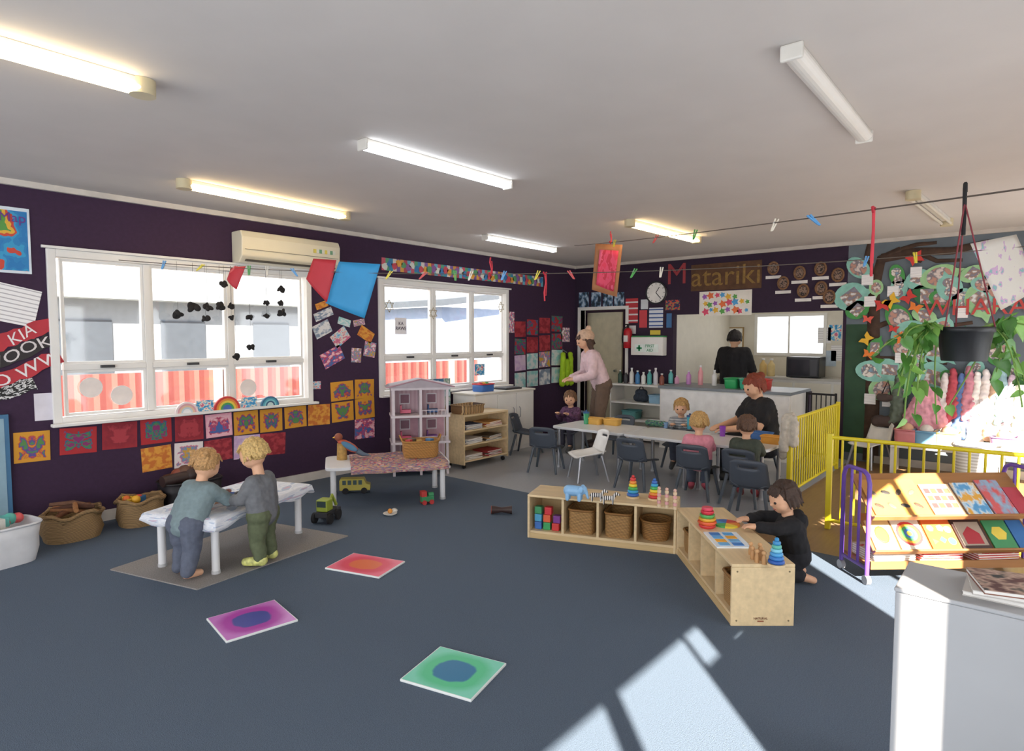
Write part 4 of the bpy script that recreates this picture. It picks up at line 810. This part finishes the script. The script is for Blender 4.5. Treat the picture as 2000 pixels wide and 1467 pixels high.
for x,n in ((.18,5),(.49,6),(.86,4)):
    z=.128
    for k in range(n):
        c,nm=BC[(i*5+k)%6]; i+=1
        one(MB().bb(-.14,.14,-.11,.11,0,.003,M(c)).bb(-.138,.136,-.108,.108,.003,.011,M('ece8e0')).bb(-.14,.14,-.11,.11,.011,.014,paint([c,c,BC[(i+2)%6][0]],4)),'picture_book','%s book lying on the rack bottom shelf, %s pile, %s from below'%(nm,['left','middle','right'][0 if x<.4 else 1 if x<.7 else 2],ORD[k]),'book',RM@V((x,.12,z)),rz+rnd.uniform(-.1,.1),'books on the bottom rack shelf'); z+=.0145
# white cabinet at right
r=thing('low_cabinet','white low cabinet at the right front with sun across it','cabinet',(2.29,.32,0),-PI/2); CW=M('a9aaad',.45,0,5,.03)
B(0,1.15,0,.3,0,.735,CW).build('body',r,bev=.005); B(-.003,1.153,-.004,.303,.735,.75,CW).build('worktop',r,bev=.005)
hz=.75
for i,(c,n) in enumerate([('d0ccc8','white'),('c8c4c0','pale grey'),('8a5a4a','brown patterned')]):
    one(MB().bb(-.15,.15,-.1,.1,0,.003,M(c)).bb(-.148,.148,-.098,.098,.003,.012,M('eceae6')).bb(-.15,.15,-.1,.1,.012,.015,M(c) if i<2 else paint(['8a5a4a','5a3a3a','b89a8a','3a3a3a'],4,soft=True)),'magazine','%s magazine on the low white cabinet, %s from below'%(n,ORD[i]),'magazine',(2.45,.0-.01*i,hz),-PI/2+.15*i,'magazines on the white cabinet'); hz+=.0155
# ---------------------------------------------------------------- kitchen
r=thing('kitchen_counter','white kitchen servery counter with grey worktop','counter',(8.0,2.29,0))
B(.03,.74,0,1.76,0,.84,WHT).build('body',r); B(0,.86,-.01,1.78,.841,.88,M('7a828a',.4)).build('worktop',r,bev=.005); B(.018,.03,.02,1.74,.05,.82,M('e6e6e6')).build('front_panel',r)
r=thing('bottle_shelf','white open shelf unit between doorway and kitchen counter','shelf',(8.25,4.12,0))
for z in (.03,.3,.56,.83): B(0,.42,0,.88,z,z+.025,WHT).build('shelf',r)
for y in (0,.86): B(0,.42,y,y+.02,0,.83,WHT).build('side_panel',r)
B(.4,.42,.02,.86,.06,.83,CREAM).build('back_panel',r)
def bottle(loc,c,n,where,h=.2,r0=.035,cap='e0e0e0'):
    r=thing('bottle','%s bottle %s'%(n,where),'bottle',loc,0,'bottles in the kitchen area'); MB().lathe([(r0*.95,0),(r0,.01),(r0,h*.65),(r0*.4,h*.82),(r0*.4,h*.9)],M(c,.3)).build('body',r); MB().cyl((0,0,h*.9),(0,0,h),r0*.5,M(cap)).build('cap',r)
for i,(c,n,h) in enumerate([('2a4a3a','dark green',.2),('3a3a40','black',.18),('d8d8d4','white',.24),('3a7ab0','blue',.2),('e0e0dc','milky',.18),('4aa0a0','teal',.22),('c8c8d0','silver',.25),('8a4a3a','brown',.17)]):
    bottle((8.42,4.92-i*.1,.855),c,n,'on the white shelf unit, %s from left'%ORD[i],h)
r=thing('backpack','small dark patterned backpack inside white shelf unit','bag',(8.32,4.5,.585))
blob('body',r,M('2a3440',.8,0,40,.5),[((0,-.07,.07),.06,(0,.07,.07),.06),((0,-.05,.15),.05,(0,.05,.15),.05)],(),.01); MB().tube([(0,-.03,.2),(0,-.02,.235),(0,.02,.235),(0,.03,.2)],.008,DK).build('handle',r)
tub('shelf_basket','pale blue basket inside white shelf unit','basket',(8.4,4.28,.585),PI/2,.2,.22,.12,M('8ab0c8'),.9,e=.3); tub('shelf_basket','teal basket low in the white shelf unit','basket',(8.4,4.7,.325),PI/2,.25,.24,.12,M('5a9a9a'),.9,e=.3)
for i,(px,c,n,h) in enumerate([(1345,'c88ac8','lilac',.2),(1368,'e8a0a8','pink',.28),(1322,'d8a0c0','rose',.12),(1310,'5ab0b0','aqua',.2),(1395,'e0e0e0','white',.22)]):
    p=at(px,752,x=8.5); bottle((8.5,p.y,.88),c,n,'on the kitchen counter by place, %s in line'%ORD[i],h)
for px,c,n in ((1432,'2a9a5a','green'),(1462,'3aa888','mint'),(1490,'c83a34','red')):
    p=at(px,752,x=8.25); tub('serving_tub','%s plastic tub on the kitchen counter'%n,'tub',(8.25,p.y,.88),PI/2,.19,.28,.13,M(c,.4),.85)
r=thing('kitchen_bench','cream kitchen bench with sink under kitchen window','kitchen bench',(10.68,1.75,0)); B(.02,.59,0,2.5,0,.86,WHT).build('cabinets',r); B(0,.6,0,2.52,.86,.9,M('b8b4ac',.35)).build('worktop',r)
for y in (.4,.98,1.56,2.14): B(.005,.02,y-.27,y+.27,.1,.82,CREAM).build('door',r)
MB().tube([(.5,1.4,.9),(.5,1.4,1.15),(.4,1.4,1.2),(.34,1.4,1.12)],.014,STEEL).build('tap',r)
p=at(1570,733,x=10.8); r=thing('microwave','black microwave on the kitchen bench','microwave',(10.85,p.y,.9)); B(-.15,.25,-.25,.25,.012,.34,M('1c1c20',.3)).build('body',r,bev=.01); B(-.156,-.15,-.1,.22,.04,.3,M('2e2e34',.1)).build('door',r); B(-.156,-.15,-.22,-.12,.04,.3,M('4a4a50')).build('control_panel',r)
for y in (-.2,.2): B(.0,.1,y-.02,y+.02,0,.012,DK).build('foot',r)
r=thing('fridge','white fridge at right side of kitchen','fridge',(10.25,1.14,0)); B(0,.38,0,.55,.02,1.25,WHT).build('body',r,bev=.01); B(-.02,0,.0,.55,.85,1.24,WHT).build('freezer_door',r); B(-.02,0,0,.55,.04,.83,WHT).build('fridge_door',r); MB().cyl((-.035,.5,.6),(-.035,.5,.8),.01,STEEL).build('handle',r); B(.02,.3,.05,.5,0,.02,DK).build('base',r)
for px,c,n in ((1553,'3a7ab8','blue'),(1490,'d8b878','tan'),(1506,'e0c890','cream')):
    p=at(px,735,x=10.9); bottle((10.9,p.y,.9),c,n,'on the back kitchen bench beside the window',.3,.06)
p=at(1420,665,x=11.28); r=thing('kitchen_whiteboard','white framed board on the kitchen back wall','board',(11.3,p.y,p.z),-PI/2); B(-.28,.28,-.02,0,-.22,.22,M('f0eee8')).build('board',r)
fm=MB()
for q in ((-.3,.3,-.24,-.22),(-.3,.3,.22,.24),(-.3,-.28,-.22,.22),(.28,.3,-.22,.22)): fm.bb(q[0],q[1],-.026,0,q[2],q[3],M('a88a5a'))
fm.build('frame',r)
for i,(x,y) in enumerate([(1610,655),(1630,650),(1620,700),(1636,690)]): 
    p=at(x,y,x=11.29); one(MB().box((0,-.003,0),(.2,.004,.26),[LN,paint(PK['B'],4),M('b8c8d8'),LN][i]),'kitchen_notice','paper notice right of the kitchen window, %s of four'%ORD[i],'notice',(11.298,p.y,p.z),-PI/2,'notices in the kitchen')
# ---------------------------------------------------------------- entry things
p=at(1802,838,x=8.5); r=thing('tulle_skirt','pink tulle dress up skirt hanging under the mural','clothing',(8.6,p.y,0)); blob('cloth',r,M('d89aa8',.9,0,20,.15,.2),[((0,0,1.0),.04,(0,-.12,.62),.12),((0,0,1.0),.04,(0,.1,.6),.12),((0,0,.95),.06,(-.02,0,.54),.13),((0,0,1.0),.03,(.1,0,1.04),.015)],(),.012,4,.05); MB().cyl((0,0,1.0),(.14,0,1.06),.006,STEEL).build('hook',r)
for i,(px,c,n,zz0,ln) in enumerate([(1750,'5a6458','olive',1.08,.5),(1842,'d8d0d0','white',1.12,.6),(1858,'b04a56','red',1.17,.5),(1874,'5a74a8','blue',1.12,.66),(1889,'c08090','rose',1.2,.5),(1905,'e8e2e0','ivory',1.14,.7),(1922,'e0d8d8','cream',1.17,.55),(1938,'c8a890','sandy',1.12,.62),(1954,'90b0b8','pale teal',1.17,.5),(1972,'d0b8c8','lilac',1.12,.68),(1990,'a8b8a0','pale green',1.17,.55)]):
    p=at(px,830,x=8.6); r=thing('dress_up_cloth','%s dress up cloth hanging in the row under the mural'%n,'clothing',(8.62,p.y,0)); z=zz0
    blob('cloth',r,M(c,.9,0,20,.15,.2),[((0,0,z),.03,(0,-.035,z-ln),.055),((0,0,z),.03,(-.02,.04,z-ln-.05),.05)],(),.012,4,.05); MB().cyl((0,0,z),(.12,0,z+.04),.006,STEEL).build('hook',r)
p=at(1728,830,x=8.6); r=thing('hanging_bag','brown cloth bag hanging left of the pink skirt','bag',(8.62,p.y,-.12)); blob('bag',r,M('4a3c38',.9),[((0,-.06,.95),.045,(0,.06,.95),.045),((0,-.08,.66),.07,(0,.08,.66),.07)],(),.012,4,.03); MB().tube([(0,-.05,.98),(.1,0,1.15),(0,.05,.98)],.008,DK).build('strap',r)
r=thing('shoe_bench','low white bench under the dress up clothes','bench',(8.2,-.75,0)); B(0,.38,0,2.0,.3,.34,WHT).build('bench_top',r,bev=.005)
for y in (0,.97,1.96): B(.02,.36,y,y+.04,0,.3,WHT).build('leg_panel',r)
for i,(px,c,n) in enumerate([(1770,'c87a80','pink'),(1808,'6a98b8','blue'),(1850,'d8c888','yellow'),(1960,'9a7aa8','purple')]):
    p=at(px,880,x=8.38); tub('toy_crate','%s toy crate on the white bench beyond the fence'%n,'crate',(8.39,p.y,.34),PI/2,.24,.26,.16,M(c,.4),.9,e=.35)
    one(MB().ell((0,0,.06),(.08,.07,.07),M(['d8a888','e0d8d0','c89a7a','d8d890'][i],.8)),'soft_toy','round soft toy in the %s crate beyond the fence'%n,'toy',(8.39,p.y,.44))
p=fl(1905,955); r=thing('laundry_basket','white slatted laundry basket in the sun beyond fence','basket',(p.x,p.y,0)); MB().loft([sring(.3,.3,0,e=.6),sring(.4,.4,.45,e=.6),sring(.38,.38,.45,e=.6),sring(.28,.28,.012,e=.6)],stripes(['e8e6e2','c8c4bc'],2,14)).build('body',r); q=sring(.41,.41,.45,e=.6); MB().tube(q+[q[0]],.012,WHT,6).build('rim',r)
# high vis vest on left wall near doorway
p=at(1106,718,y=LY-.08); r=thing('safety_vest','lime yellow safety vest hanging by the doorway','clothing',(p.x,LY-.09,p.z)); blob('cloth',r,M('a8d020',.7),[((-.1,0,.22),.04,(-.13,0,-.26),.05),((.1,0,.22),.04,(.12,0,-.26),.05),((0,.0,.1),.05,(0,0,-.25),.05)],(),.012,4,.03); MB().cyl((0,0,.25),(0,.09,.3),.008,STEEL).build('hook',r)
# ---------------------------------------------------------------- lines, pegs, hung sheets
def cord(name,label,a_,b_,sag):
    f=lambda t:a_.lerp(b_,t)+V((0,0,-sag*4*t*(1-t)))
    one(MB().tube([f(i/40) for i in range(41)],.0035,M('5a5048'),5),name,label,'string'); return f
def find(f,px):
    best=min((abs(proj(f(i/400))[0]-px),i/400) for i in range(401) if (f(i/400)-V((0,0,H))).dot(V((cA,sA,0)))>.3); return f(best[1])
l2a=at(232,508,y=LY-.06); e=at(2050,452,x=5.5); l2b=e+(e-l2a).normalized()*.95
f2=cord('clothes_line','lower sagging clothes line across the whole room',l2a,l2b,.2)
l1a=at(1122,480,z=CZ-.005); l1b=at(2120,352,x=2.6)
f1=cord('clothes_line','upper clothes line from ceiling hook to the right edge',l1a,l1b,.02)
PCOL=[('d8c83a','yellow'),('4a9a4a','green'),('5a9ad0','blue'),('c84a4a','red'),('d8d0c0','cream')]
def pegs(f,xs,where):
    for i,px in enumerate(xs):
        p=find(f,px); c,n=PCOL[(i*3+len(xs))%5]; mb=MB(); a_=rnd.uniform(-.9,.9)
        for s in (-1,1): mb.box((s*.006,0,-.012),(.008,.01,.075),M(c,.4),Matrix.Rotation(a_+s*.08,3,'Y'))
        mb.tube([(-.009,0,0),(0,-.007,.004),(.009,0,0)],.002,STEEL,5)
        one(mb,'clothes_peg','%s clothes peg on the %s clothes line, %s from left'%(n,where,ORD[i]),'clothes peg',p,A-PI/2,'clothes pegs on the lines')
pegs(f2,sorted([320,392,455,487,520,575,760,825,888,920,985,1048,1117,1238,1785,1690,1290]),'lower'); pegs(f1,sorted([1280,1357,1512,1200,1590]),'upper')
n2=V(((l2b-l2a).y,-(l2b-l2a).x,0)).normalized()
def sheet(f,pxc,q,mat,label,n,bulge=.02):
    p0=find(f,pxc); c=[inplane(x,y,p0,n) for x,y in q]
    g=lambda u,v:c[0].lerp(c[1],u).lerp(c[3].lerp(c[2],u),v)+n*(bulge*math.sin(PI*u)*v)
    return one(MB().grid(g,8,8,mat),'hanging_sheet',label,'paper',(0,0,0),0,'papers pegged on the lines',sol=.002)
sheet(f2,700,[(662,511),(743,516),(712,622),(636,592)],M('2f8fc4',.6,0,5,.08),'bright blue paper sheet hanging from lower line',n2)
sheet(f2,628,[(612,505),(657,508),(640,592),(598,545)],M('b82c38',.6,0,5,.12),'red paper sheet hanging beside the blue sheet',n2)
sheet(f2,462,[(452,522),(480,520),(462,566),(443,546)],M('b82c38',.6,0,5,.15),'small red paper flag hanging before large window',n2)
sheet(f2,1950,[(1895,476),(1985,458),(2030,560),(1955,606)],paint(['d8d4cc','d8d4cc','d8d4cc','d8d4cc','d8d4cc','c8a8c8','8ab8b8'],7),'white painted paper with pastel spots at right edge',n2)
nn=V((cA,sA,0))
sheet(f1,1187,[(1163,476),(1216,478),(1205,580),(1156,566)],M('a8704a',.7,0,8,.15),'pink and red paint on brown paper hanging from upper line',nn)
sheet(f1,1187,[(1171,488),(1208,490),(1198,570),(1164,556)],paint(['d83a5a','d84a6a','c03048','e06080'],2.5),'pink painted sheet on top of the brown hanging paper',nn,.03).location=-nn*.012
RS=M('c83040')
for px,y1,ff,l in ((1193,452,f1,'short pink string above the painted paper'),(1704,540,f1,'long red string hanging from upper line'),(957,503,f2,'short red string on the lower line near second window'),(1062,588,f2,'thin red string hanging by the room corner')):
    p=find(ff,px); z=inplane(px,y1,p,nn).z; 
    if abs(z-p.z)<.05: z=p.z+(.12 if z>p.z else -.12)
    mb=MB().tube([(0,0,0),(.012,0,(z-p.z)*.3),(-.008,0,(z-p.z)*.7),(0,0,z-p.z)],.006,RS,6).tube([(.014,.0,0),(.02,0,(z-p.z)*.4),(.012,0,(z-p.z)*.8)],.005,RS,6); mb.tube([(-.02,0,.01),(0,0,-.012),(.02,0,.01)],.007,RS,6)
    one(mb,'hanging_string',l,'string',p)
# hanging plant
p=find(f1,1888); dist=(p-V((0,0,H))).dot(V((cA,sA,0))); sc=dist/F; pot=inplane(1882,705,p,nn); rt=47*sc
r=thing('hanging_plant','trailing green plant in black hanging pot at right','plant',(pot.x,pot.y,pot.z))
ph=66*sc
MB().lathe([(rt*.78,0),(rt*.8,.004),(rt,ph),(rt*1.03,ph),(rt*1.03,ph-.02),(rt*.94,ph-.02),(rt*.92,ph-.012),(.001,ph-.02)],M('17171a',.5),n=28).build('pot',r)
top=p-pot
for k in range(3):
    t=2*PI*k/3+.4; MB().tube([(rt*math.cos(t),rt*math.sin(t),ph),top*.97],.003,M('7a2a34'),5).build('cord',r)
MB().tube([top+V((0,0,-.14)),top+V((.008,0,-.05)),top+V((-.01,0,.03)),top+V((0,0,.05)),top+V((.014,0,.02))],.007,DK,6).build('hook',r)
LG=M('47782f',.4,0,14,.45); LG2=M('709c44',.4,0,14,.4); RT=V((sA,-cA,0))
st=MB(); lf=MB(); q=random.Random(3)
for (x,y) in [(1748,660),(1738,700),(1762,735),(1790,790),(1828,818),(1738,812),(1765,775),(1988,640),(2012,622),(2008,668),(1972,745),(1862,835),(1905,800),(1805,640),(1990,700),(1955,790),(1795,660),(1985,800),(1962,615)]:
    e=inplane(x,y,p,nn)-pot+nn*q.uniform(-.12,.15); sd0=math.copysign(1,e.dot(RT)); s0=RT*(sd0*rt*.7)+V((0,0,ph)); s1=RT*(sd0*(rt*1.4+abs(e.dot(RT))*.3))+V((0,0,ph+.03))
    pts=[s0*(1-t)**2+s1*2*t*(1-t)+e*t*t for t in [i/10 for i in range(11)]]
    st.tube(pts,.003,M('6a8a3a'),5)
    for i in range(3,11):
        c=pts[i]
        if abs(c.dot(RT))<rt*1.2 and -.03<c.z<ph+.02: continue
        if q.random()<.3: continue
        s=q.uniform(.04,.072)*(dist/2.6)
        dn=V((q.uniform(-1,1),q.uniform(-1,1),q.uniform(-1.6,.0))).normalized(); sd_=(dn.cross(nn)+V((q.uniform(-.7,.7),q.uniform(-.7,.7),q.uniform(-.3,.3)))).normalized(); nm=dn.cross(sd_).normalized()
        poly=[(0,0,-.05),(-.08,.22,.06),(.1,.44,.14),(.5,.42,.12),(.95,.16,-.02),(1.2,0,-.14),(.95,-.16,-.02),(.5,-.42,.12),(.1,-.44,.14),(-.08,-.22,.06),(.3,0,-.04),(.7,0,-.06)]
        lf.add([c+dn*a_*s+sd_*b_*s+nm*h_*s for a_,b_,h_ in poly],[(0,1,10),(1,2,10),(2,3,10),(3,11,10),(3,4,11),(4,5,11),(5,6,11),(6,7,11),(7,10,11),(7,8,10),(8,9,10),(9,0,10)],LG if q.random()<.6 else LG2,True)
st.build('vines',r); lf.build('foliage',r)
# ---------------------------------------------------------------- people
def person(label,loc,rz,J,top,bot,hair,skin='d8a888',shoe=None,k=.6,hr=.085,hf=(1,0,0),sleeve=1,vox=.006,hx=(),sock=None,hl=.75,hood=None,seed=1):
    r=thing('person',label,'person',loc,rz); g={}
    for n in ('hip','sh','el','wr','kn','an'):
        g[n+'L']=V(J[n]); g[n+'R']=V(J.get(n+'R',(J[n][0],-J[n][1],J[n][2])))
    for s in 'LR': g['to'+s]=V(J['to'+s]) if 'to'+s in J else g['an'+s]+V((.13*k,.01*(1 if s=='L' else -1),-g['an'+s].z+.03*k+.008))
    hd=V(J['head']); pel=(g['hipL']+g['hipR'])/2; ch=(g['shL']+g['shR'])/2; up=(ch-pel).normalized()
    f=V(hf).normalized(); l=V((0,0,1)).cross(f).normalized(); u=f.cross(l); Rm=Matrix((f,l,u)).transposed(); HP=lambda a_,b_,c_:hd+(f*a_+l*b_+u*c_)*hr
    def torso(e): 
        q=[(g['hipL'],.095*k+e,g['hipR'],.095*k+e),(g['shL'],.06*k+e,g['shR'],.06*k+e),(pel,.115*k+e,ch-up*.06*k,.12*k+e)]
        for s in 'LR': q.append((g['hip'+s]+up*.05*k,.09*k+e,g['sh'+s].lerp(ch,.25)-up*.05*k,.085*k+e))
        return q
    body=torso(0)+[(ch,.055*k,HP(-.1,0,-.55),.05*k)]; SK=M(skin,.55,0,20,.05)
    for s in 'LR':
        sh,el,wr,hip,kn,an,to=[g[n+s] for n in ('sh','el','wr','hip','kn','an','to')]
        body+=[(sh,.055*k,el,.043*k),(el,.043*k,wr,.03*k),(hip,.085*k,kn,.06*k),(kn,.058*k,an,.04*k),(an,.042*k,to,.032*k)]
        d_=(wr-el).normalized(); d_=(d_+V((.3,0,0))).normalized(); sv=d_.cross(V((0,0,1))).normalized(); pe=wr+d_*.07*k
        body+=[(wr,.03*k,pe+sv*.014*k,.022*k),(wr,.03*k,pe-sv*.014*k,.022*k)]
        fr_=max(.0088*k,.0055)
        for i,ln in enumerate((.85,1,.95,.75)):
            b0=pe+sv*(i-1.5)*.021*max(k,.75); b1=b0+d_*.042*k*ln; b2=b1+(d_*.7-V((0,0,.7)))*.033*k*ln; body+=[(b0,fr_,b1,fr_),(b1,fr_,b2,fr_*.9)]
        ts=-1 if s=='L' else 1; tb=wr+d_*.025*k-sv*ts*.02*k; body+=[(tb,fr_*1.2,tb+d_*.035*k-sv*ts*.035*k,fr_*1.1)]
    ells=[(hd,(hr*.95,hr*.82,hr),Rm),(HP(.22,0,-.45),(hr*.6,hr*.58,hr*.52),Rm),(HP(.35,.33,-.3),(hr*.42,)*3,Rm),(HP(.35,-.33,-.3),(hr*.42,)*3,Rm),(HP(.95,0,-.12),(hr*.13,hr*.11,hr*.12),Rm)]+[(HP(0,s*.84,-.08),(hr*.14,hr*.09,hr*.22),Rm) for s in (-1,1)]
    bo=blob('body',r,SK,body,ells,vox,3)
    for s in (-1,1): MB().ell(HP(.83,s*.33,.04),(hr*.1,hr*.11,hr*.09),M('241c1a',.2),8,Rm).build('eye',bo)
    MB().ell(HP(.80,0,-.5),(hr*.06,hr*.2,hr*.05),M('b06058'),8,Rm).build('mouth',bo)
    e=.013*max(k,.75); q=torso(e)
    for s in 'LR':
        sh,el,wr=g['sh'+s],g['el'+s],g['wr'+s]
        if sleeve==1: q+=[(sh,.06*k+e,el,.046*k+e),(el,.046*k+e,el.lerp(wr,.92),.036*k+e*.9)]
        else: q+=[(sh,.06*k+e,sh.lerp(el,.6),.058*k+e)]
    if hood: q+=[(ch+V((-.09*k,.05*k,.05*k)),.05*k,ch+V((-.09*k,-.05*k,.05*k)),.05*k),(ch+V((-.1*k,0,.0)),.07*k,ch+V((-.08*k,0,.07*k)),.05*k)]
    blob('shirt',r,top,q,(),vox*1.3,4,.024*max(k,.7))
    q=[(g['hipL'],.1*k+e*1.1,g['hipR'],.1*k+e*1.1)]
    for s in 'LR': q+=[(g['hip'+s],.092*k+e,g['kn'+s],.066*k+e*.8),(g['kn'+s],.066*k+e*.8,g['kn'+s].lerp(g['an'+s],.88),.05*k+e*.8)]
    blob('trousers',r,bot,q,(),vox*1.3,4,.024*max(k,.7))
    if shoe:
        for s in 'LR': blob('shoe',r,shoe,[(g['an'+s]+V((-.02*k,0,-.012*k)),.05*k,g['to'+s]+V((.012*k,0,.006)),.04*k)],(),vox,2)
    if sock:
        for s in 'LR': blob('sock',r,sock,[(g['an'+s]+V((0,0,.0)),.046*k,g['an'+s].lerp(g['kn'+s],.2),.05*k)],(),vox,2)
    he=[(HP(-.22,0,.2),(hr*.96,hr*.9,hr*.96),Rm)]; hc=[(HP(*a_),ra*hr,HP(*b_),rb*hr) for a_,ra,b_,rb in hx]
    zz=random.Random(seed)
    for i in range(54):   # separate locks running from the crown down the back and sides
        a_=zz.uniform(1.15,2*PI-1.15); ln=hl*zz.uniform(.7,1.2); pr=None
        for j in range(5):
            t=j/4; th_=.25+t*1.35; drop=max(0,t-.6)*ln*1.6
            rr_=1.02+.06*zz.uniform(-1,1)
            pt=HP(-.22+rr_*math.sin(th_)*math.cos(a_+.15*t*zz.uniform(-1,1)),.95*rr_*math.sin(th_)*math.sin(a_),.2+rr_*math.cos(th_)-drop)
            if pr is not None: hc.append((pr,hr*.09,pt,hr*(.09-.04*t)))
            pr=pt
    for i in range(9):    # short fringe
        b_=-.64+.16*i+zz.uniform(-.05,.05); hc.append((HP(.35,b_*.7,.92),hr*.12,HP(.80-.25*b_*b_,b_,.5+zz.uniform(-.08,.1)),hr*.055))
    blob('hair',r,M(hair,.65,0,90,.45,.4),hc,he,vox*.75,1)
    return r
KK=.71
STAND=dict(hip=(0,.055,.35),sh=(.02,.09,.575),head=(.06,0,.75),kn=(.015,.06,.19),an=(-.01,.066,.048))
# toddlers at the play table
p=fl(376,1124); J=dict(hip=(-.04,.055,.345),sh=(.075,.088,.55),head=(.14,0,.695),el=(.19,.12,.46),wr=(.31,.08,.43),kn=(-.02,.062,.18),an=(-.05,.06,.045),knR=(-.05,-.06,.18),anR=(-.1,-.07,.045),toR=(-.01,-.08,.03))
person('toddler in grey green jumper leaning over the low play table, barefoot',(p.x,p.y,.008),T1A-.1,J,M('75868a',.85,0,40,.12),M('5a6070',.9,0,40,.12),'b08858',hf=(1,.0,-.45),k=KK,hr=.088,hx=[((-.7,.5,.5),.28,(-1.1,.75,.7),.18),((-.7,-.5,.5),.28,(-1.1,-.75,.7),.18)],seed=3)
p=fl(517,1103); J=dict(STAND); J.update(el=(.09,.115,.47),wr=(.22,.07,.445),elR=(.1,-.115,.47),wrR=(.23,-.05,.445),head=(.07,0,.75),an=(-.01,.068,.055))
person('toddler in grey jumper and olive trousers standing beside play table',(p.x,p.y,.008),rad(122),J,M('6a6c70',.85,0,40,.12),M('5a6248',.85,0,40,.15),'c4a468',hf=(1,.05,-.4),k=KK,hr=.09,shoe=M('c8c878',.5,0,30,.5),sock=M('3a3a40'),seed=4)
# standing woman
J=dict(hip=(-.1,.09,.9),sh=(.08,.16,1.31),head=(.17,0,1.51),el=(.1,.21,1.04),wr=(.33,.1,.98),kn=(-.04,.1,.49),an=(-.06,.1,.08))
wp=person('woman in pale pink sweater and brown trousers standing, looking down',(7.42,4.74,0),rad(140),J,M('d8bcc0',.85,0,12,.15),M('6a5648',.85),'4a3428',k=1.05,hr=.11,hf=(1,.1,-.45),shoe=M('3a3030'),vox=.01,hx=[((-.3,.6,-.3),.4,(-.3,.75,-1.5),.3),((-.3,-.6,-.3),.4,(-.3,-.75,-1.5),.3)],hl=1.6)
hd=V((.17,0,1.51)); blob('knit_hat',wp,M('c8a890',.9,0,40,.2,.3),[],[(hd+V((-.03,0,.065)),(.128,.122,.1),None),(hd+V((-.07,0,.175)),(.042,.042,.042),None)],.01,2)
# woman in kitchen
J=dict(hip=(0,.09,.9),sh=(.03,.18,1.33),head=(.05,0,1.53),el=(.08,.27,1.05),wr=(.32,.2,1.0),kn=(.01,.1,.49),an=(-.02,.1,.08))
person('woman in black with dark hair tied up, working in the kitchen',(9.75,3.66,0),.05,J,M('1a181c',.85),M('1c1c22',.85),'1a1416',k=1.1,hr=.11,hf=(1,0,-.3),shoe=M('222222'),vox=.011,hx=[((-.5,0,.9),.35,(-.6,0,1.05),.3)],hl=.8)
# seated woman
J=dict(hip=(-.05,.12,.38),sh=(.0,.19,.81),head=(.07,0,1.01),el=(.13,.27,.6),wr=(.36,.13,.56),kn=(.36,.12,.38),an=(.3,.13,.08))
person('woman in black tee shirt seated at the dining tables, reddish brown hair',(7.0,2.33,0),2.3,J,M('1a1a1e',.85),M('20222a',.85),'7a3420',k=1.25,hr=.115,hf=(1,.2,-.35),sleeve=.5,shoe=M('222222'),vox=.011,hx=[((-.8,0,.5),.5,(-1.05,0,.75),.42)],hl=1.1)
SIT=dict(hip=(-.05,.058,.345),sh=(-.02,.092,.56),head=(.02,0,.72),el=(.09,.125,.47),wr=(.2,.08,.53),kn=(.13,.065,.35),an=(.12,.065,.1))
person('toddler in pink top with fair hair bun, back to camera',(PKC[0],PKC[1],0),.35,SIT,M('d88a9a',.85,0,30,.12),M('4a5262',.85),'b8925a',k=KK,hr=.09,hf=(1,.45,-.15),hx=[((-.6,0,.9),.3,(-.7,0,1.05),.25)],shoe=M('b04a5a'),seed=5)
person('toddler in dark green top seated with back to camera',(GRC[0],GRC[1],0),.15,SIT,M('3f463c',.85,0,30,.15),M('4a5060',.85),'5a4030',k=KK,hr=.09,hf=(1,.5,-.1),shoe=M('8a3038'),seed=6)
person('toddler in grey striped top facing camera across the table',(6.94,3.22,0),PI+.3,SIT,stripes(['7a8088','b0b4b8'],2,12),M('4a5060',.85),'a88450',k=KK,hr=.09,hf=(1,0,-.25),shoe=M('444444'),seed=7)
person('toddler in purple patterned top seated before the standing woman',(6.97,4.84,0),PI+.1,SIT,M('5a3a58',.85,0,40,.8),M('3a3a48',.85),'6a4a30',k=KK,hr=.09,hf=(1,.3,-.2),shoe=M('444444'),seed=8)
# kneeling toddler
p=fl(1544,1132); J=dict(hip=(-.02,.06,.18),sh=(.02,.09,.375),head=(.06,0,.525),el=(.14,.125,.365),wr=(.25,.12,.375),elR=(.14,-.125,.37),wrR=(.25,-.06,.375),kn=(.1,.07,.075),an=(-.04,.075,.05),toL=(-.11,.08,.03),toR=(-.11,-.09,.03))
person('toddler in black hoodie kneeling upright beside the front birch shelf',(p.x,p.y,0),rad(126),J,M('17171b',.9,0,40,.15),M('1c1c22',.9),'3a281e',k=KK,hr=.092,hf=(1,.25,-.3),hl=1.0,hood=True,seed=9)
